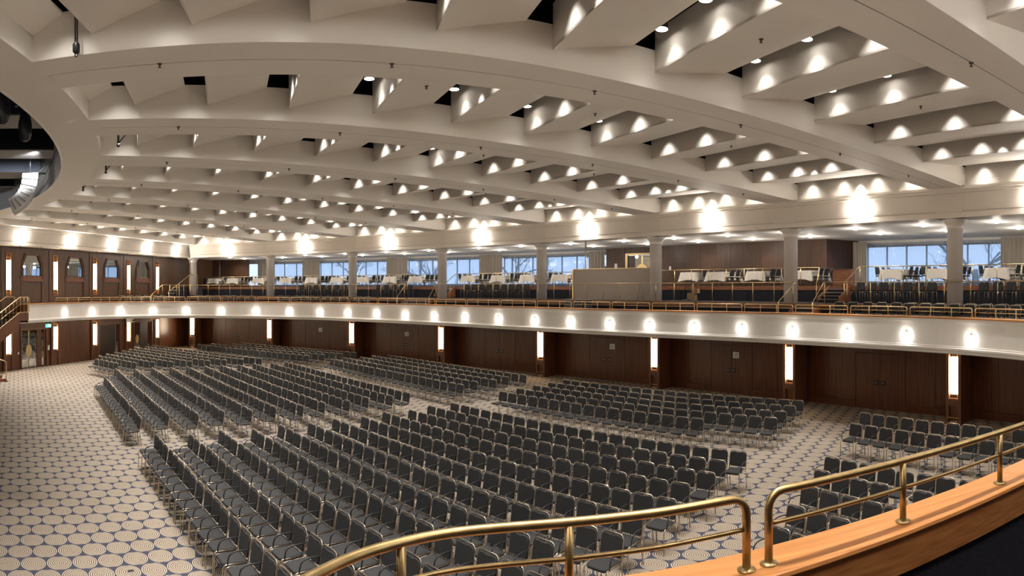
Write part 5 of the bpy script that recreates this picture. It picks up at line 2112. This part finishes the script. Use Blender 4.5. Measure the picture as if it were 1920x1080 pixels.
vis = []
rest = []
for c in CH:
    x, y, z, rz = c[:4]
    bxv = -math.sin(rz)
    byv = math.cos(rz)
    ok = sum(seen(p) for p in ((x + bxv * 0.27, y + byv * 0.27, z + 0.86), (x + bxv * 0.22, y + byv * 0.22, z + 0.62), (x - bxv * 0.15, y - byv * 0.15, z + 0.48), (x - bxv * 0.2, y - byv * 0.2, z + 0.2)))
    dist_ = (Vector((x, y, z + 0.5)) - eye).length
    (vis if ok else rest).append((dist_ * (1.0 if ok > 1 else 1.25), c))
vis.sort(key=lambda q: q[0])
single = [c for _, c in vis[:300]]
mass = [c for _, c in vis[300:]]
for k_, (x, y, z, rz, lab, grp, arms) in enumerate(single):
    t = thing('stacking_chair', lab, 'chair', (x, y, z), rz, grp)
    put('seat', ME['seat'], t)
    put('backrest', ME['back'], t)
    if k_ < 150:
        put('back_frame', ME['bframe'], t)
        for q in ('rl', 'rr', 'fl', 'fr'):
            put('leg', ME[q], t)
    else:
        put('frame', ME['frame'], t)
    put('armrest', ME['arm'], t)
    if arms == 2:
        put('armrest', ME['arm2'], t)
# the other chairs, too many to be things of their own
mass_src = MB()
mass_src.m(0)
for f in (m_seat, m_back):
    s_ = f()
    n0 = mass_src.verts(s_.v)
    for fc, sm in zip(s_.f, s_.sm):
        mass_src.face([n0 + q for q in fc], sm)
mass_src.m(1)
s_ = MB()
add_backframe(s_, 4)
for q in (-1, 1):
    add_rear(s_, q, 4)
    add_front(s_, q, 4)
n0 = mass_src.verts(s_.v)
for fc, sm in zip(s_.f, s_.sm):
    mass_src.face([n0 + q for q in fc], sm)
mass_src.m(2)
s_ = add_arm(MB(), 1, 4)
n0 = mass_src.verts(s_.v)
for fc, sm in zip(s_.f, s_.sm):
    mass_src.face([n0 + q for q in fc], sm)
for lvl, nm, lab in ((0, 'chair_rows', 'further rows of black chrome-framed chairs filling the middle and back of the hall floor'), (1, 'gallery_chair_rows', 'further black chrome-framed chairs along the balcony tiers and gallery tables')):
    big = MB()
    for x, y, z, rz, *_r in mass:
        if (z > 1) != bool(lvl):
            continue
        ca, sa = math.cos(rz), math.sin(rz)
        n0 = len(big.v)
        big.v.extend((x + px_ * ca - py_ * sa, y + px_ * sa + py_ * ca, z + pz_) for px_, py_, pz_ in mass_src.v)
        big.f.extend(tuple(n0 + q for q in fc) for fc in mass_src.f)
        big.mi.extend(mass_src.mi)
        big.sm.extend(mass_src.sm)
    if big.v:
        tag(big.obj(nm, ['fabric', 'chrome', 'black'], None, (-6, 24, Z_T3 * lvl)), lab, 'chairs', None, 'stuff')
print('chairs', len(CH), 'visible', len(vis), 'things', len(single), 'mass', len(mass))

# ================================================================== DOWNLIGHT FIXTURES that can be seen in the slots
nfx = {}
cand = []
for x, y, i, j, q in LAMPS:
    if seen((x, y, 9.15)):
        cand.append(((Vector((x, y, 9.1)) - eye).length, x, y, i, j, q))
cand.sort()
for d_, x, y, i, j, q in cand[:60]:
    bay = {1: 'nearest ceiling bay', 2: 'second ceiling bay', 3: 'third ceiling bay', 4: 'fourth ceiling bay', 5: 'fifth ceiling bay', 6: 'sixth ceiling bay', 0: 'ceiling bay overhead'}.get(i, 'far ceiling bay')
    t = thing('recessed_downlight', 'round downlight, %s slot out from the ring, %s, %s in the slot' % (ORD[j], bay, ORD[q]), 'lamp', (x, y, 9.26), 0, 'downlights in the ceiling slots')
    m_ = MB()
    m_.lathe([(0.104, -0.09), (0.108, -0.09), (0.11, 0.0), (0.10, 0.10), (0.05, 0.14)], (x, y, 9.26), 16)
    m_.f = [f_ for f_ in m_.f if len(f_) == 4]
    m_.mi = m_.mi[:len(m_.f)]
    m_.sm = m_.sm[:len(m_.f)]
    m_.obj('can', 'black', t)
    m_ = MB()
    m_.lathe([(0.103, -0.09), (0.09, -0.03), (0.085, 0.03), (0.02, 0.034)], (x, y, 9.26), 16)
    m_.f = [f_ for f_ in m_.f if len(f_) == 4]
    m_.mi = m_.mi[:len(m_.f)]
    m_.sm = m_.sm[:len(m_.f)]
    m_.obj('reflector', 'lamp_disc', t)
    m_ = MB()
    m_.tube([(x, y, 9.395), (x, y, 9.42)], 0.02, 6)
    m_.obj('stem', 'void', t)
print('fixtures', len(cand))
for o in bpy.data.objects:
    if '_o' in o:
        del o['_o']
